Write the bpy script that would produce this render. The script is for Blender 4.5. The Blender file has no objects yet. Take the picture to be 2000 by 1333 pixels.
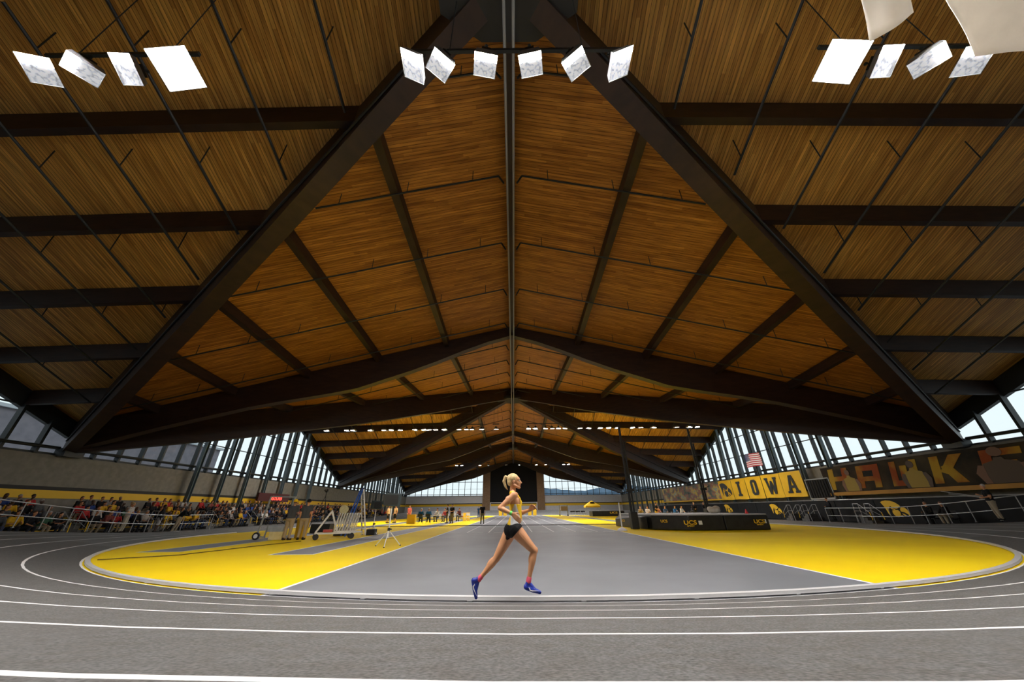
import bpy, bmesh, math, random
from mathutils import Vector, Matrix, Euler, noise
random.seed(7)
R = math.radians
C = bpy.context.scene.collection
sc = bpy.context.scene

# ---------------------------------------------------------------- camera, sky, exposure
cam_d = bpy.data.cameras.new('camera'); cam = bpy.data.objects.new('camera', cam_d); C.objects.link(cam)
cam_d.sensor_width = 36.0; cam_d.lens = 660.0 / 2000 * 36
cam_d.clip_start = 0.05; cam_d.clip_end = 600
PITCH, ROLL = R(26.53), R(-0.6)
fwd = Vector((0, math.cos(PITCH), math.sin(PITCH))); rt = Vector((1, 0, 0)); up = rt.cross(fwd)
rt2 = rt * math.cos(ROLL) + up * math.sin(ROLL); up2 = up * math.cos(ROLL) - rt * math.sin(ROLL)
m = Matrix((rt2, up2, -fwd)).transposed().to_4x4(); m.translation = (0, 0, 1.2)
cam.matrix_world = m
sc.camera = cam
sc.view_settings.view_transform = 'Standard'; sc.view_settings.look = 'None'
sc.view_settings.gamma = 1.0; sc.view_settings.exposure = 0.0
sc.view_settings.use_curve_mapping = False
W = bpy.data.worlds.new('overcast_sky'); sc.world = W; W.use_nodes = True
bg = W.node_tree.nodes['Background']; bg.inputs[0].default_value = (0.90, 0.96, 1.0, 1); bg.inputs[1].default_value = 1.2
LAMP = 300.0      # emission strength of the floodlight lenses

# ---------------------------------------------------------------- helpers
def tag(o, label=None, cat=None, group=None, kind=None):
    if label: o['label'] = label
    if cat: o['category'] = cat
    if group: o['group'] = group
    if kind: o['kind'] = kind
    return o
def empty(name, loc=(0, 0, 0), rz=0.0, label=None, cat=None, group=None, kind=None):
    o = bpy.data.objects.new(name, None); C.objects.link(o); o.location = loc; o.rotation_euler = (0, 0, rz)
    o.empty_display_size = .2
    return tag(o, label, cat, group, kind)
def kids(o): return [c for c in bpy.data.objects if c.parent is o]
def copy_tree(o, loc=None, rz=None, label=None, group=None, parent=None):
    c = o.copy(); C.objects.link(c)
    if parent is not None: c.parent = parent
    if loc is not None: c.location = loc
    if rz is not None: c.rotation_euler = (0, 0, rz)
    if label: c['label'] = label
    if group: c['group'] = group
    for ch in list(o.children): copy_tree(ch, parent=c)
    return c
class MB:
    def __init__(s): s.v = []; s.f = []; s.m = []
    def add(s, vs, fs, mi=0, M=None):
        b = len(s.v)
        s.v += [tuple(M @ Vector(p)) if M is not None else tuple(p) for p in vs]
        s.f += [tuple(i + b for i in f) for f in fs]; s.m += [mi] * len(fs)
        return s
    def box(s, c, d, mi=0, rot=None, M=None):
        x, y, z = d[0] / 2, d[1] / 2, d[2] / 2
        vs = [(-x, -y, -z), (x, -y, -z), (x, y, -z), (-x, y, -z), (-x, -y, z), (x, -y, z), (x, y, z), (-x, y, z)]
        T = Matrix.Translation(c) @ (Euler(rot).to_matrix().to_4x4() if rot else Matrix())
        if M is not None: T = M @ T
        return s.add(vs, [(0, 3, 2, 1), (4, 5, 6, 7), (0, 1, 5, 4), (1, 2, 6, 5), (2, 3, 7, 6), (3, 0, 4, 7)], mi, T)
    def tube(s, a, b, r, n=8, mi=0, r2=None, cap=True):
        a, b = Vector(a), Vector(b); d = b - a
        if d.length < 1e-6: return s
        q = d.to_track_quat('Z', 'Y').to_matrix(); r2 = r if r2 is None else r2
        vs = []
        for p, rr in ((a, r), (b, r2)):
            for i in range(n):
                t = 2 * math.pi * i / n; vs.append(p + q @ Vector((rr * math.cos(t), rr * math.sin(t), 0)))
        fs = [(i, (i + 1) % n, n + (i + 1) % n, n + i) for i in range(n)]
        if cap: fs += [tuple(range(n - 1, -1, -1)), tuple(range(n, 2 * n))]
        return s.add(vs, fs, mi)
    def path(s, pts, r, n=8, mi=0):
        for a, b in zip(pts, pts[1:]): s.tube(a, b, r, n, mi)
        return s
    def beam(s, a, b, w, h, up=(0, 0, 1), mi=0, w2=None, h2=None):
        a, b = Vector(a), Vector(b); d = (b - a).normalized(); up = Vector(up)
        sd = d.cross(up).normalized(); u = sd.cross(d)
        vs = []
        for p, ww, hh in ((a, w, h), (b, w2 or w, h2 or h)):
            vs += [p - sd * ww / 2 - u * hh / 2, p + sd * ww / 2 - u * hh / 2, p + sd * ww / 2 + u * hh / 2, p - sd * ww / 2 + u * hh / 2]
        return s.add(vs, [(0, 1, 2, 3), (7, 6, 5, 4), (0, 4, 5, 1), (1, 5, 6, 2), (2, 6, 7, 3), (3, 7, 4, 0)], mi)
    def prism(s, poly, z0, z1, mi=0, M=None):
        n = len(poly)
        vs = [(x, y, z0) for x, y in poly] + [(x, y, z1) for x, y in poly]
        fs = [tuple(range(n - 1, -1, -1)), tuple(range(n, 2 * n))] + [(i, (i + 1) % n, n + (i + 1) % n, n + i) for i in range(n)]
        return s.add(vs, fs, mi, M)
    def quadplate(s, pts, t, nrm, mi=0):
        nrm = Vector(nrm).normalized() * t; n = len(pts)
        vs = [Vector(p) for p in pts] + [Vector(p) + nrm for p in pts]
        fs = [tuple(range(n - 1, -1, -1)), tuple(range(n, 2 * n))] + [(i, (i + 1) % n, n + (i + 1) % n, n + i) for i in range(n)]
        return s.add(vs, fs, mi)
    def lathe(s, prof, n=20, mi=0, M=None, c=(0, 0, 0)):
        vs = []; k = len(prof)
        for r, z in prof:
            for i in range(n):
                t = 2 * math.pi * i / n; vs.append((c[0] + r * math.cos(t), c[1] + r * math.sin(t), c[2] + z))
        fs = [(j * n + i, j * n + (i + 1) % n, (j + 1) * n + (i + 1) % n, (j + 1) * n + i) for j in range(k - 1) for i in range(n)]
        fs += [tuple(range(n - 1, -1, -1)), tuple(range((k - 1) * n, k * n))]
        return s.add(vs, fs, mi, M)
    def ball(s, c, r, mi=0, n=12, k=8, M=None):
        if not isinstance(r, (tuple, list)): r = (r, r, r)
        prof = []
        vs = []; 
        for j in range(k + 1):
            p = math.pi * j / k
            for i in range(n):
                t = 2 * math.pi * i / n
                vs.append((c[0] + r[0] * math.sin(p) * math.cos(t), c[1] + r[1] * math.sin(p) * math.sin(t), c[2] - r[2] * math.cos(p)))
        fs = [(j * n + i, j * n + (i + 1) % n, (j + 1) * n + (i + 1) % n, (j + 1) * n + i) for j in range(k) for i in range(n)]
        return s.add(vs, fs, mi, M)
    def build(s, name, mats, parent=None, smooth=False, bevel=0.0):
        me = bpy.data.meshes.new(name); me.from_pydata(s.v, [], s.f)
        if not isinstance(mats, (list, tuple)): mats = [mats]
        for mm in mats: me.materials.append(mm)
        me.polygons.foreach_set('material_index', s.m)
        bm = bmesh.new(); bm.from_mesh(me)
        bmesh.ops.remove_doubles(bm, verts=bm.verts, dist=1e-5)
        bmesh.ops.recalc_face_normals(bm, faces=bm.faces); bm.to_mesh(me); bm.free()
        if smooth: me.polygons.foreach_set('use_smooth', [True] * len(me.polygons))
        me.update()
        o = bpy.data.objects.new(name, me); C.objects.link(o)
        if parent is not None: o.parent = parent
        if bevel:
            bv = o.modifiers.new('bevel', 'BEVEL'); bv.width = bevel; bv.segments = 2; bv.limit_method = 'ANGLE'
        return o
# ---------------------------------------------------------------- materials
def mat(name, col, rough=.6, metal=0.0, emit=None, es=0.0, spec=.5):
    mm = bpy.data.materials.new(name); mm.use_nodes = True
    b = mm.node_tree.nodes['Principled BSDF']
    b.inputs['Base Color'].default_value = (*col, 1); b.inputs['Roughness'].default_value = rough
    b.inputs['Metallic'].default_value = metal; b.inputs['Specular IOR Level'].default_value = spec
    if emit: b.inputs['Emission Color'].default_value = (*emit, 1); b.inputs['Emission Strength'].default_value = es
    mm.diffuse_color = (*col, 1)
    return mm
def noisy(name, c1, c2, scale, rough=.7, detail=4, coord='Object', bump=0.0, metal=0.0, lo=.35, hi=.65, stretch=(1, 1, 1), spec=.5, c3=None, s3=1.0):
    mm = mat(name, c1, rough, metal, spec=spec); nt = mm.node_tree; N = nt.nodes; L = nt.links
    b = N['Principled BSDF']; tc = N.new('ShaderNodeTexCoord'); mp = N.new('ShaderNodeMapping'); mp.inputs['Scale'].default_value = stretch
    nz = N.new('ShaderNodeTexNoise'); nz.inputs['Scale'].default_value = scale; nz.inputs['Detail'].default_value = detail
    rp = N.new('ShaderNodeValToRGB'); rp.color_ramp.elements[0].position = lo; rp.color_ramp.elements[1].position = hi
    rp.color_ramp.elements[0].color = (*c1, 1); rp.color_ramp.elements[1].color = (*c2, 1)
    L.new(tc.outputs[coord], mp.inputs[0]); L.new(mp.outputs[0], nz.inputs['Vector']); L.new(nz.outputs[0], rp.inputs[0])
    out = rp.outputs[0]
    if c3:
        n2 = N.new('ShaderNodeTexNoise'); n2.inputs['Scale'].default_value = s3; L.new(mp.outputs[0], n2.inputs['Vector'])
        mx = N.new('ShaderNodeMix'); mx.data_type = 'RGBA'; mx.blend_type = 'MULTIPLY'; mx.inputs[0].default_value = 1.0
        r2 = N.new('ShaderNodeValToRGB'); r2.color_ramp.elements[0].color = (*c3, 1); r2.color_ramp.elements[1].color = (1, 1, 1, 1)
        r2.color_ramp.elements[0].position = .35; r2.color_ramp.elements[1].position = .62
        L.new(n2.outputs[0], r2.inputs[0]); L.new(out, mx.inputs[6]); L.new(r2.outputs[0], mx.inputs[7]); out = mx.outputs[2]
    L.new(out, b.inputs['Base Color'])
    if bump:
        bp = N.new('ShaderNodeBump'); bp.inputs['Strength'].default_value = bump; bp.inputs['Distance'].default_value = .01
        L.new(nz.outputs[0], bp.inputs['Height']); L.new(bp.outputs[0], b.inputs['Normal'])
    return mm
def planks(name, along, width, length, c1, c2, mortar, rough=.5, gap=.10):
    """board ceiling: every board row is cut into lengths at random places, each length its own shade"""
    mm = mat(name, c1, rough, spec=.25); nt = mm.node_tree; N = nt.nodes; L = nt.links; b = N['Principled BSDF']
    tc = N.new('ShaderNodeTexCoord'); sp = N.new('ShaderNodeSeparateXYZ'); L.new(tc.outputs['Object'], sp.inputs[0])
    a, w = ('X', 'Y') if along == 'x' else ('Y', 'X')
    def mth(op, x, y=None):
        n = N.new('ShaderNodeMath'); n.operation = op
        for k, q in enumerate((x, y)):
            if q is None: continue
            if isinstance(q, (int, float)): n.inputs[k].default_value = q
            else: L.new(q, n.inputs[k])
        return n.outputs[0]
    v = mth('DIVIDE', sp.outputs[w], width); row = mth('FLOOR', v); fr = mth('FRACT', v)
    wn = N.new('ShaderNodeTexWhiteNoise'); wn.noise_dimensions = '1D'; L.new(row, wn.inputs['W'])
    al = mth('ADD', mth('DIVIDE', sp.outputs[a], length), mth('MULTIPLY', wn.outputs['Value'], 7.0)); seg = mth('FLOOR', al)
    cb = N.new('ShaderNodeCombineXYZ'); L.new(row, cb.inputs[0]); L.new(seg, cb.inputs[1])
    w2 = N.new('ShaderNodeTexWhiteNoise'); w2.noise_dimensions = '2D'; L.new(cb.outputs[0], w2.inputs['Vector'])
    m1 = N.new('ShaderNodeMix'); m1.data_type = 'RGBA'; L.new(w2.outputs['Value'], m1.inputs[0]); m1.inputs[6].default_value = (*c1, 1); m1.inputs[7].default_value = (*c2, 1)
    g = mth('LESS_THAN', fr, gap)
    m2 = N.new('ShaderNodeMix'); m2.data_type = 'RGBA'; L.new(g, m2.inputs[0]); L.new(m1.outputs[2], m2.inputs[6]); m2.inputs[7].default_value = (*mortar, 1)
    c2_ = N.new('ShaderNodeCombineXYZ'); L.new(sp.outputs[a], c2_.inputs[0]); L.new(sp.outputs[w], c2_.inputs[1])
    mp = N.new('ShaderNodeMapping'); mp.inputs['Scale'].default_value = (.5, 7, 1); L.new(c2_.outputs[0], mp.inputs[0])
    nz = N.new('ShaderNodeTexNoise'); nz.inputs['Scale'].default_value = 1.6; nz.inputs['Detail'].default_value = 5; L.new(mp.outputs[0], nz.inputs['Vector'])
    rp = N.new('ShaderNodeValToRGB'); rp.color_ramp.elements[0].position = .3; rp.color_ramp.elements[1].position = .7
    rp.color_ramp.elements[0].color = (.50, .45, .40, 1); rp.color_ramp.elements[1].color = (1.12, 1.1, 1.08, 1); L.new(nz.outputs[0], rp.inputs[0])
    mx = N.new('ShaderNodeMix'); mx.data_type = 'RGBA'; mx.blend_type = 'MULTIPLY'; mx.inputs[0].default_value = 1.0
    L.new(m2.outputs[2], mx.inputs[6]); L.new(rp.outputs[0], mx.inputs[7]); L.new(mx.outputs[2], b.inputs['Base Color'])
    return mm
def glass(name):
    mm = bpy.data.materials.new(name); mm.use_nodes = True; nt = mm.node_tree; N = nt.nodes; L = nt.links
    N.remove(N['Principled BSDF']); o = N['Material Output']
    t = N.new('ShaderNodeBsdfTransparent'); t.inputs[0].default_value = (.93, .97, .97, 1)
    g = N.new('ShaderNodeBsdfGlossy'); g.inputs['Roughness'].default_value = .03
    x = N.new('ShaderNodeMixShader'); x.inputs[0].default_value = .05; L.new(t.outputs[0], x.inputs[1]); L.new(g.outputs[0], x.inputs[2]); L.new(x.outputs[0], o.inputs[0])
    return mm
M = {}
M['wood_x'] = planks('cedar_decking', 'x', .13, 3.0, (.66, .30, .05), (.42, .17, .024), (.10, .035, .006))
M['wood_y'] = planks('cedar_decking_lit', 'y', .13, 3.4, (1.0, .58, .14), (.70, .35, .075), (.06, .025, .008))  # same decking, lightened and yellowed to stand for brighter light under the gables
M['beam'] = noisy('stained_beam', (.019, .008, .005), (.036, .016, .009), 1.4, .5, stretch=(1, 1, 5), bump=.05)
M['steel'] = mat('blue_grey_steel', (.13, .17, .19), .45, .3)
M['dark'] = mat('dark_steel', (.018, .022, .024), .5)
M['frame'] = mat('window_frame_dark', (.022, .028, .03), .5)
M['glass'] = glass('window_glass')
M['block'] = noisy('concrete_block', (.195, .185, .155), (.24, .228, .195), 3.0, .85)
M['block_end'] = noisy('end_wall_lightened', (.56, .56, .58), (.62, .62, .63), 3.0, .8)  # same wall, colour lightened to stand for stronger light at the far end
M['yellow_wall'] = mat('yellow_wall_paint', (.80, .50, .015), .6)
M['black_wall'] = mat('black_wall_paint', (.02, .02, .02), .7)
M['pad'] = noisy('black_wall_padding', (.011, .012, .013), (.016, .017, .019), 2.0, .7, spec=.2)
M['track'] = noisy('grey_track_rubber', (.058, .058, .057), (.155, .156, .153), 75, .62, detail=2, lo=.33, hi=.67, c3=(.86, .82, .78), s3=9.0, spec=.3)
M['track_smooth'] = noisy('grey_track_far_lit', (.108, .110, .111), (.122, .124, .124), .6, .6, detail=2, spec=.4)  # same rubber without speckle, lightened to stand for light on the far banks
M['infield'] = noisy('grey_infield', (.160, .168, .186), (.196, .205, .226), .5, .5, detail=5, spec=.3)
M['yellow'] = noisy('yellow_infield', (.86, .61, .008), (.92, .68, .012), .35, .65, detail=4, spec=.08)
M['white'] = mat('white_line_paint', (.80, .80, .80), .6)
M['curb'] = mat('aluminium_curb', (.72, .72, .73), .4, .3)
M['rail'] = mat('galvanised_rail', (.42, .44, .45), .4, .6)
M['black'] = mat('black_plastic', (.015, .015, .016), .5)
M['wmetal'] = mat('white_metal', (.78, .78, .76), .4)
M['grey'] = mat('grey_metal', (.32, .33, .34), .45, .5)
M['lens'] = mat('lit_lens', (1, 1, 1), .3, emit=(1, .95, .90), es=LAMP * 2.6)
M['lens_mid'] = mat('lit_lens_middle_row', (1, 1, 1), .3, emit=(1, .95, .90), es=LAMP * 1.9)
M['lens_far'] = mat('lit_lens_far_row', (1, 1, 1), .3, emit=(1, .96, .93), es=LAMP * 6)
M['lens_glare'] = mat('glaring_lens', (1, 1, 1), .3, emit=(1, .96, .92), es=60)
M['lens_dim'] = noisy('lamp_glass', (.30, .32, .36), (.75, .78, .85), 14, .3)
_n = M['lens_dim'].node_tree; _b = _n.nodes['Principled BSDF']; _n.links.new(_b.inputs['Base Color'].links[0].from_socket, _b.inputs['Emission Color']); _b.inputs['Emission Strength'].default_value = .7
M['lamp_reflector'] = mat('lamp_reflector', (.75, .77, .8), .35, .6)
# ---------------------------------------------------------------- roof geometry
WX = 29.0; A = [-15.3 + 38.1 * n for n in range(4)]; CC = [3.75 + 38.1 * n for n in range(3)]
ZP = 15.2; SR = .0787; SL = .2448; SX = .024; SY = .4147
def near_c(y): return min(CC, key=lambda c: abs(c - y))
def roof_z(x, y):
    d = abs(y - near_c(y)); x = abs(x)
    return max(ZP - SR * d - SL * x, ZP - SX * x - SY * d)
XO = 29.9   # roof edge past the walls
def build_roof():
    t = .35
    for c in CC:
        for sy in (-1, 1):
            ya = c + sy * 19.05
            for s in (-1, 1):
                # long slope: ridge point at c, ridge point at arch, column head
                xe = XO
                def P(x, y, z): return (s * x, y, z)
                zc, za, zp = ZP, ZP - SR * 19.05, ZP - SR * 19.05 - SL * WX
                tri = [P(0, c, zc), P(0, ya, za), P(WX, ya, zp)]
                b = MB(); b.quadplate(tri, t, (0, 0, 1), 0); tag(b.build('ceiling', M['wood_x']), kind='structure')
                zg = ZP - SX * XO
                q = [P(0, c, zc), P(WX, ya, zp), P(XO, ya, zp - SX * .9), P(XO, c, zg)]
                b = MB(); b.quadplate(q, t, (0, 0, 1), 0); tag(b.build('ceiling', M['wood_y']), kind='structure')
    # extension to the end walls
    for ye, ya in ((-17.5, A[0]), (100.9, A[3])):
        for s in (-1, 1):
            za = ZP - SR * 19.05
            b = MB(); b.quadplate([(0, ya, za), (0, ye, za), (s * XO, ye, za - SL * XO), (s * XO, ya, za - SL * XO)], t, (0, 0, 1), 0); tag(b.build('ceiling', M['wood_x']), kind='structure')
build_roof()
# valley / arch beams: cut as tapered curved solids
def curved_beam(name, p0, p1, ztop, zbot, width, n=16, mats=None):
    """p0,p1: plan points; ztop(t), zbot(t)"""
    b = MB(); p0, p1 = Vector(p0), Vector(p1); d = (p1 - p0).normalized(); sd = Vector((-d.y, d.x)) * width / 2
    rows = []
    for i in range(n + 1):
        t = i / n; p = p0.lerp(p1, t); zt, zb = ztop(t), zbot(t)
        rows += [(p.x - sd.x, p.y - sd.y, zb), (p.x + sd.x, p.y + sd.y, zb), (p.x + sd.x, p.y + sd.y, zt), (p.x - sd.x, p.y - sd.y, zt)]
    fs = [(0, 1, 2, 3), tuple(4 * n + k for k in (3, 2, 1, 0))]
    for i in range(n):
        a = 4 * i; fs += [(a, a + 4, a + 5, a + 1), (a + 1, a + 5, a + 6, a + 2), (a + 2, a + 6, a + 7, a + 3), (a + 3, a + 7, a + 4, a)]
    b.add(rows, fs)
    return tag(b.build(name, mats or M['beam']), kind='structure')
def interp(tab, t):
    for (a, va), (b_, vb) in zip(tab, tab[1:]):
        if t <= b_:
            u = (t - a) / (b_ - a); u = u * u * (3 - 2 * u) * .4 + u * .6
            return va + (vb - va) * u
    return tab[-1][1]
ARCH = [(0, .75), (.065, .85), (.25, 1.75), (.38, 2.15), (.62, 1.65), (.8, 1.6), (1, 1.75)]
DIAG = [(0, 1.3), (.1, 1.5), (.3, 2.0), (.5, 2.25), (.75, 2.2), (1, 1.9)]
for n, ya in enumerate(A):
    for s in (-1, 1):
        zt = lambda t: ZP - SR * 19.05 - SL * WX * t - .02
        curved_beam('arch_beam', (0, ya), (s * WX, ya), zt, lambda t: zt(t) - interp(ARCH, t), .55)
for c in CC:
    for sy in (-1, 1):
        for s in (-1, 1):
            zt = lambda t: ZP - SR * 19.05 * t - SL * WX * t - .02
            curved_beam('valley_beam', (0, c), (s * WX, c + sy * 19.05), zt, lambda t: zt(t) - interp(DIAG, t), .62)
# ridge beams, eave fascias
for c in CC:
    for sy in (-1, 1):
        b = MB(); b.beam((0, c, ZP - .32), (0, c + sy * 19.05, ZP - SR * 19.05 - .32), .34, .55); tag(b.build('ridge_beam', M['beam']), kind='structure')
    for s in (-1, 1):
        b = MB(); b.beam((0, c, ZP - .3), (s * WX, c, ZP - SX * WX - .3), .3, .5); tag(b.build('gable_ridge_beam', M['beam']), kind='structure')
        for sy in (-1, 1):
            b = MB(); b.beam((s * 29.3, c, ZP - SX * WX - .5), (s * 29.3, c + sy * 19.05, ZP - SX * WX - SY * 19.05 - .5), .3, .95)
            tag(b.build('gable_fascia', M['dark']), kind='structure')
# purlins
for c in CC:
    for sy in (-1, 1):
        ya = c + sy * 19.05
        for s in (-1, 1):
            for k in range(1, 6):
                x = WX / 6 * k; yv = c + sy * 19.05 * k / 6
                z0 = roof_z(x, yv); z1 = ZP - SR * 19.05 - SL * x
                b = MB(); b.beam((s * x, yv, z0 - .26), (s * x, ya, z1 - .26), .34, .5)
                tag(b.build('long_purlin', M['beam']), kind='structure')
                y = c + sy * 3.175 * k; xv = WX * k / 6
                z0 = ZP - SX * xv - SY * 3.175 * k; z1 = ZP - SX * WX - SY * 3.175 * k
                b = MB(); b.beam((s * xv, y, z0 - .42), (s * WX, y, z1 - .42), .26, .85)
                tag(b.build('gable_purlin', M['beam']), kind='structure')
# ---------------------------------------------------------------- walls
YB, YE = -17.0, 100.3
def wall(name, mb, mats): return tag(mb.build(name, mats), kind='structure')
for s, nm in ((-1, 'wall_left'), (1, 'wall_right')):
    b = MB(); x = s * (WX + .25)
    b.box((x, (YB + YE) / 2, 2.275), (.5, YE - YB, 4.55), 0)
    fx = s * (WX - .012)
    b.box((fx, (YB + YE) / 2, 2.325), (.03, YE - YB - .1, .45), 1)
    b.box((fx, (YB + YE) / 2, 2.66), (.03, YE - YB - .1, .2), 2)
    wall(nm, b, [M['block'], M['yellow_wall'], M['black_wall']])
b = MB(); b.box((0, YE + .25, 2.275), (2 * WX + 1, .5, 4.55), 0)
for cx, wd in ((-18.6, 20.6), (18.6, 20.6), (0, 12.2)):
    b.box((cx, YE - .012, 2.325), (wd, .03, .5), 1); b.box((cx, YE - .012, 2.68), (wd, .03, .2), 2)
# end wall piers and dark panel beside the ridge
wall('wall_end', b, [M['block_end'], M['yellow_wall'], M['black_wall']])
M['brick'] = noisy('brown_brick_pier', (.20, .125, .07), (.27, .175, .10), 6, .85)
for s in (-1, 1):
    b = MB(); b.box((s * 7.35, YE - .1, 6.9), (2.0, .6, 13.8)); wall('wall_end_pier', b, M['brick'])
b = MB(); b.box((0, YE + .1, 8.4), (12.8, .3, 10.8)); wall('wall_end_dark_panel', b, mat('black_curtain_wall', (.004, .004, .005), .9))
b = MB(); b.box((0, YB - .25, 7), (2 * WX + 1, .5, 14)); wall('wall_back', b, M['block'])
# corner piers where the arches come down
for ya in A:
    for s in (-1, 1):
        b = MB(); b.box((s * 28.85, ya, 4.75), (.7, 1.1, .5))
        tag(b.build('arch_bearing', M['dark']), kind='structure')
# side windows
wn = 0
for c in CC:
    for s in (-1, 1):
        wn += 1; b = MB(); x = s * 29.2
        top = lambda y: ZP - SX * WX - SY * abs(y - c) - .9
        root = empty('window_%d' % wn, (x, c, 4.6), kind='structure')
        L0 = lambda p: (p[0] - x, p[1] - c, p[2] - 4.6)
        for k in range(-11, 12):
            y = c + 1.5875 * k
            if abs(y - c) > 18.4: continue
            zt = top(y) + .15
            if zt < 5: continue
            b.box(L0((s * 29.12, y, (4.55 + zt) / 2)), (.34, .14, zt - 4.55))
        for z in (4.62, 4.98, 7.1, 9.4, 11.7):
            hw = min(19.0, (ZP - SX * WX - .9 - z) / SY)
            if hw > .5: b.box(L0((s * 29.2, c, z)), (.12 if z > 4.7 else .2, 2 * hw, .07 if z > 5.2 else .12))
        b.build('window_frame', M['frame'], root)
        b = MB(); b.tube(L0((s * 28.85, c - 18.4, 4.98)), L0((s * 28.85, c + 18.4, 4.98)), .09, 8); b.build('heating_pipe', M['dark'], root)
        g = MB(); hw = 19.05 * (1 - 0) ; zb = 4.55
        ym = (ZP - SX * WX - .6 - zb) / SY; ym = min(ym, 19.05)
        g.quadplate([L0((s * 29.26, c - ym, zb)), L0((s * 29.26, c + ym, zb)), L0((s * 29.26, c + ym, ZP - SX * WX - .6 - SY * ym)), L0((s * 29.26, c, ZP - SX * WX - .6)), L0((s * 29.26, c - ym, ZP - SX * WX - .6 - SY * ym))], .012, (s, 0, 0))
        g.build('window_pane', M['glass'], root)
# end windows
for s in (-1, 1):
    wn += 1; root = empty('window_%d' % wn, (s * 18, YE, 4.6), kind='structure'); b = MB()
    Lc = lambda p: (p[0] - s * 18, p[1] - YE, p[2] - 4.6)
    rz = lambda x: ZP - SR * 19.05 - SL * abs(x) - .3
    k = 0; x = 8.3
    while x < 29:
        zt = rz(x)
        if zt > 4.8: b.box(Lc((s * x, YE + .25, (4.55 + zt) / 2)), (.12 if k else .2, .2, zt - 4.55))
        x += 1.67; k += 1
    for z in (4.62, 4.98, 6.3, 8.05, 10.0):
        xe = min(29.2, (ZP - SR * 19.05 - .3 - z) / SL); xs = 8.2
        if xe > xs: b.box(Lc((s * (xs + xe) / 2, YE + .25, z)), (xe - xs, .12, .14 if z < 5.2 or z == 8.05 else .05))
    b.build('window_frame', M['frame'], root)
    g = MB(); g.quadplate([Lc((s * 8.2, YE + .3, 4.55)), Lc((s * 29.2, YE + .3, 4.55)), Lc((s * 29.2, YE + .3, rz(29.2) + .3)), Lc((s * 8.2, YE + .3, rz(8.2) + .3))], .012, (0, 1, 0))
    g.build('window_pane', M['glass'], root)
# wall between glass top and roof at the end
# steel columns carrying the gable purlins
for c in CC[:3]:
    for s in (-1, 1):
        for k in range(-3, 4):
            y = c + 3.175 * k; zt = ZP - SX * WX - SY * abs(y - c) - .9
            b = MB()
            b.box((0, -.14, zt / 2), (.3, .03, zt)); b.box((0, .14, zt / 2), (.3, .03, zt)); b.box((0, 0, zt / 2), (.03, .28, zt)); b.box((0, 0, .02), (.42, .42, .04))
            o = b.build('steel_column', M['steel']); o.location = (s * 28.45, y, 0); tag(o, kind='structure')
# ---------------------------------------------------------------- floor, infield and track
TX, TR, TY0, TY1 = 1.0, 19.15, 25.15, 66.0
def ksm(u): u = max(0, min(1, u)); return u
def bank(y):
    u = max((27 - y) / 15, (y - (TY0 + TY1 - 27)) / 15)
    u = max(0, min(1, u)); return .17 * (u * u * (3 - 2 * u) * .5 + u * .5)
def tz(s_, y): return bank(y) * max(0, min(6.15, s_))
def ring(n_arc=72, n_str=12):
    """centre-line samples: (x,y,nx,ny) running clockwise seen from above, starting mid left straight"""
    P = []
    for i in range(n_arc + 1):
        a = math.pi + math.pi * i / n_arc; P.append((TX + TR * math.cos(a), TY0 + TR * math.sin(a), math.cos(a), math.sin(a)))
    for i in range(1, n_str): P.append((TX + TR, TY0 + (TY1 - TY0) * i / n_str, 1, 0))
    for i in range(n_arc + 1):
        a = math.pi * i / n_arc; P.append((TX + TR * math.cos(a), TY1 + TR * math.sin(a), math.cos(a), math.sin(a)))
    for i in range(1, n_str): P.append((TX - TR, TY1 - (TY1 - TY0) * i / n_str, -1, 0))
    return P
RING = ring()
def strip(b, s0, s1, dz0=0, dz1=0, mi=0, z=None):
    n = len(RING); vs = []
    for x, y, nx, ny in RING:
        for s_, dz in ((s0, dz0), (s1, dz1)):
            px, py = x + nx * s_, y + ny * s_
            zz = tz(s_, y) if z is None else z
            vs.append((px, py, zz + dz))
    b.add(vs, [(2 * i, 2 * ((i + 1) % n), 2 * ((i + 1) % n) + 1, 2 * i + 1) for i in range(n)], mi)
b = MB(); b.box((0, (YB + YE) / 2, -.15), (2 * WX + 1, YE - YB, .26), 0)
tag(b.build('floor', noisy('dark_concrete_floor', (.09, .088, .085), (.12, .118, .112), 2, .8)), kind='structure')
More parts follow.
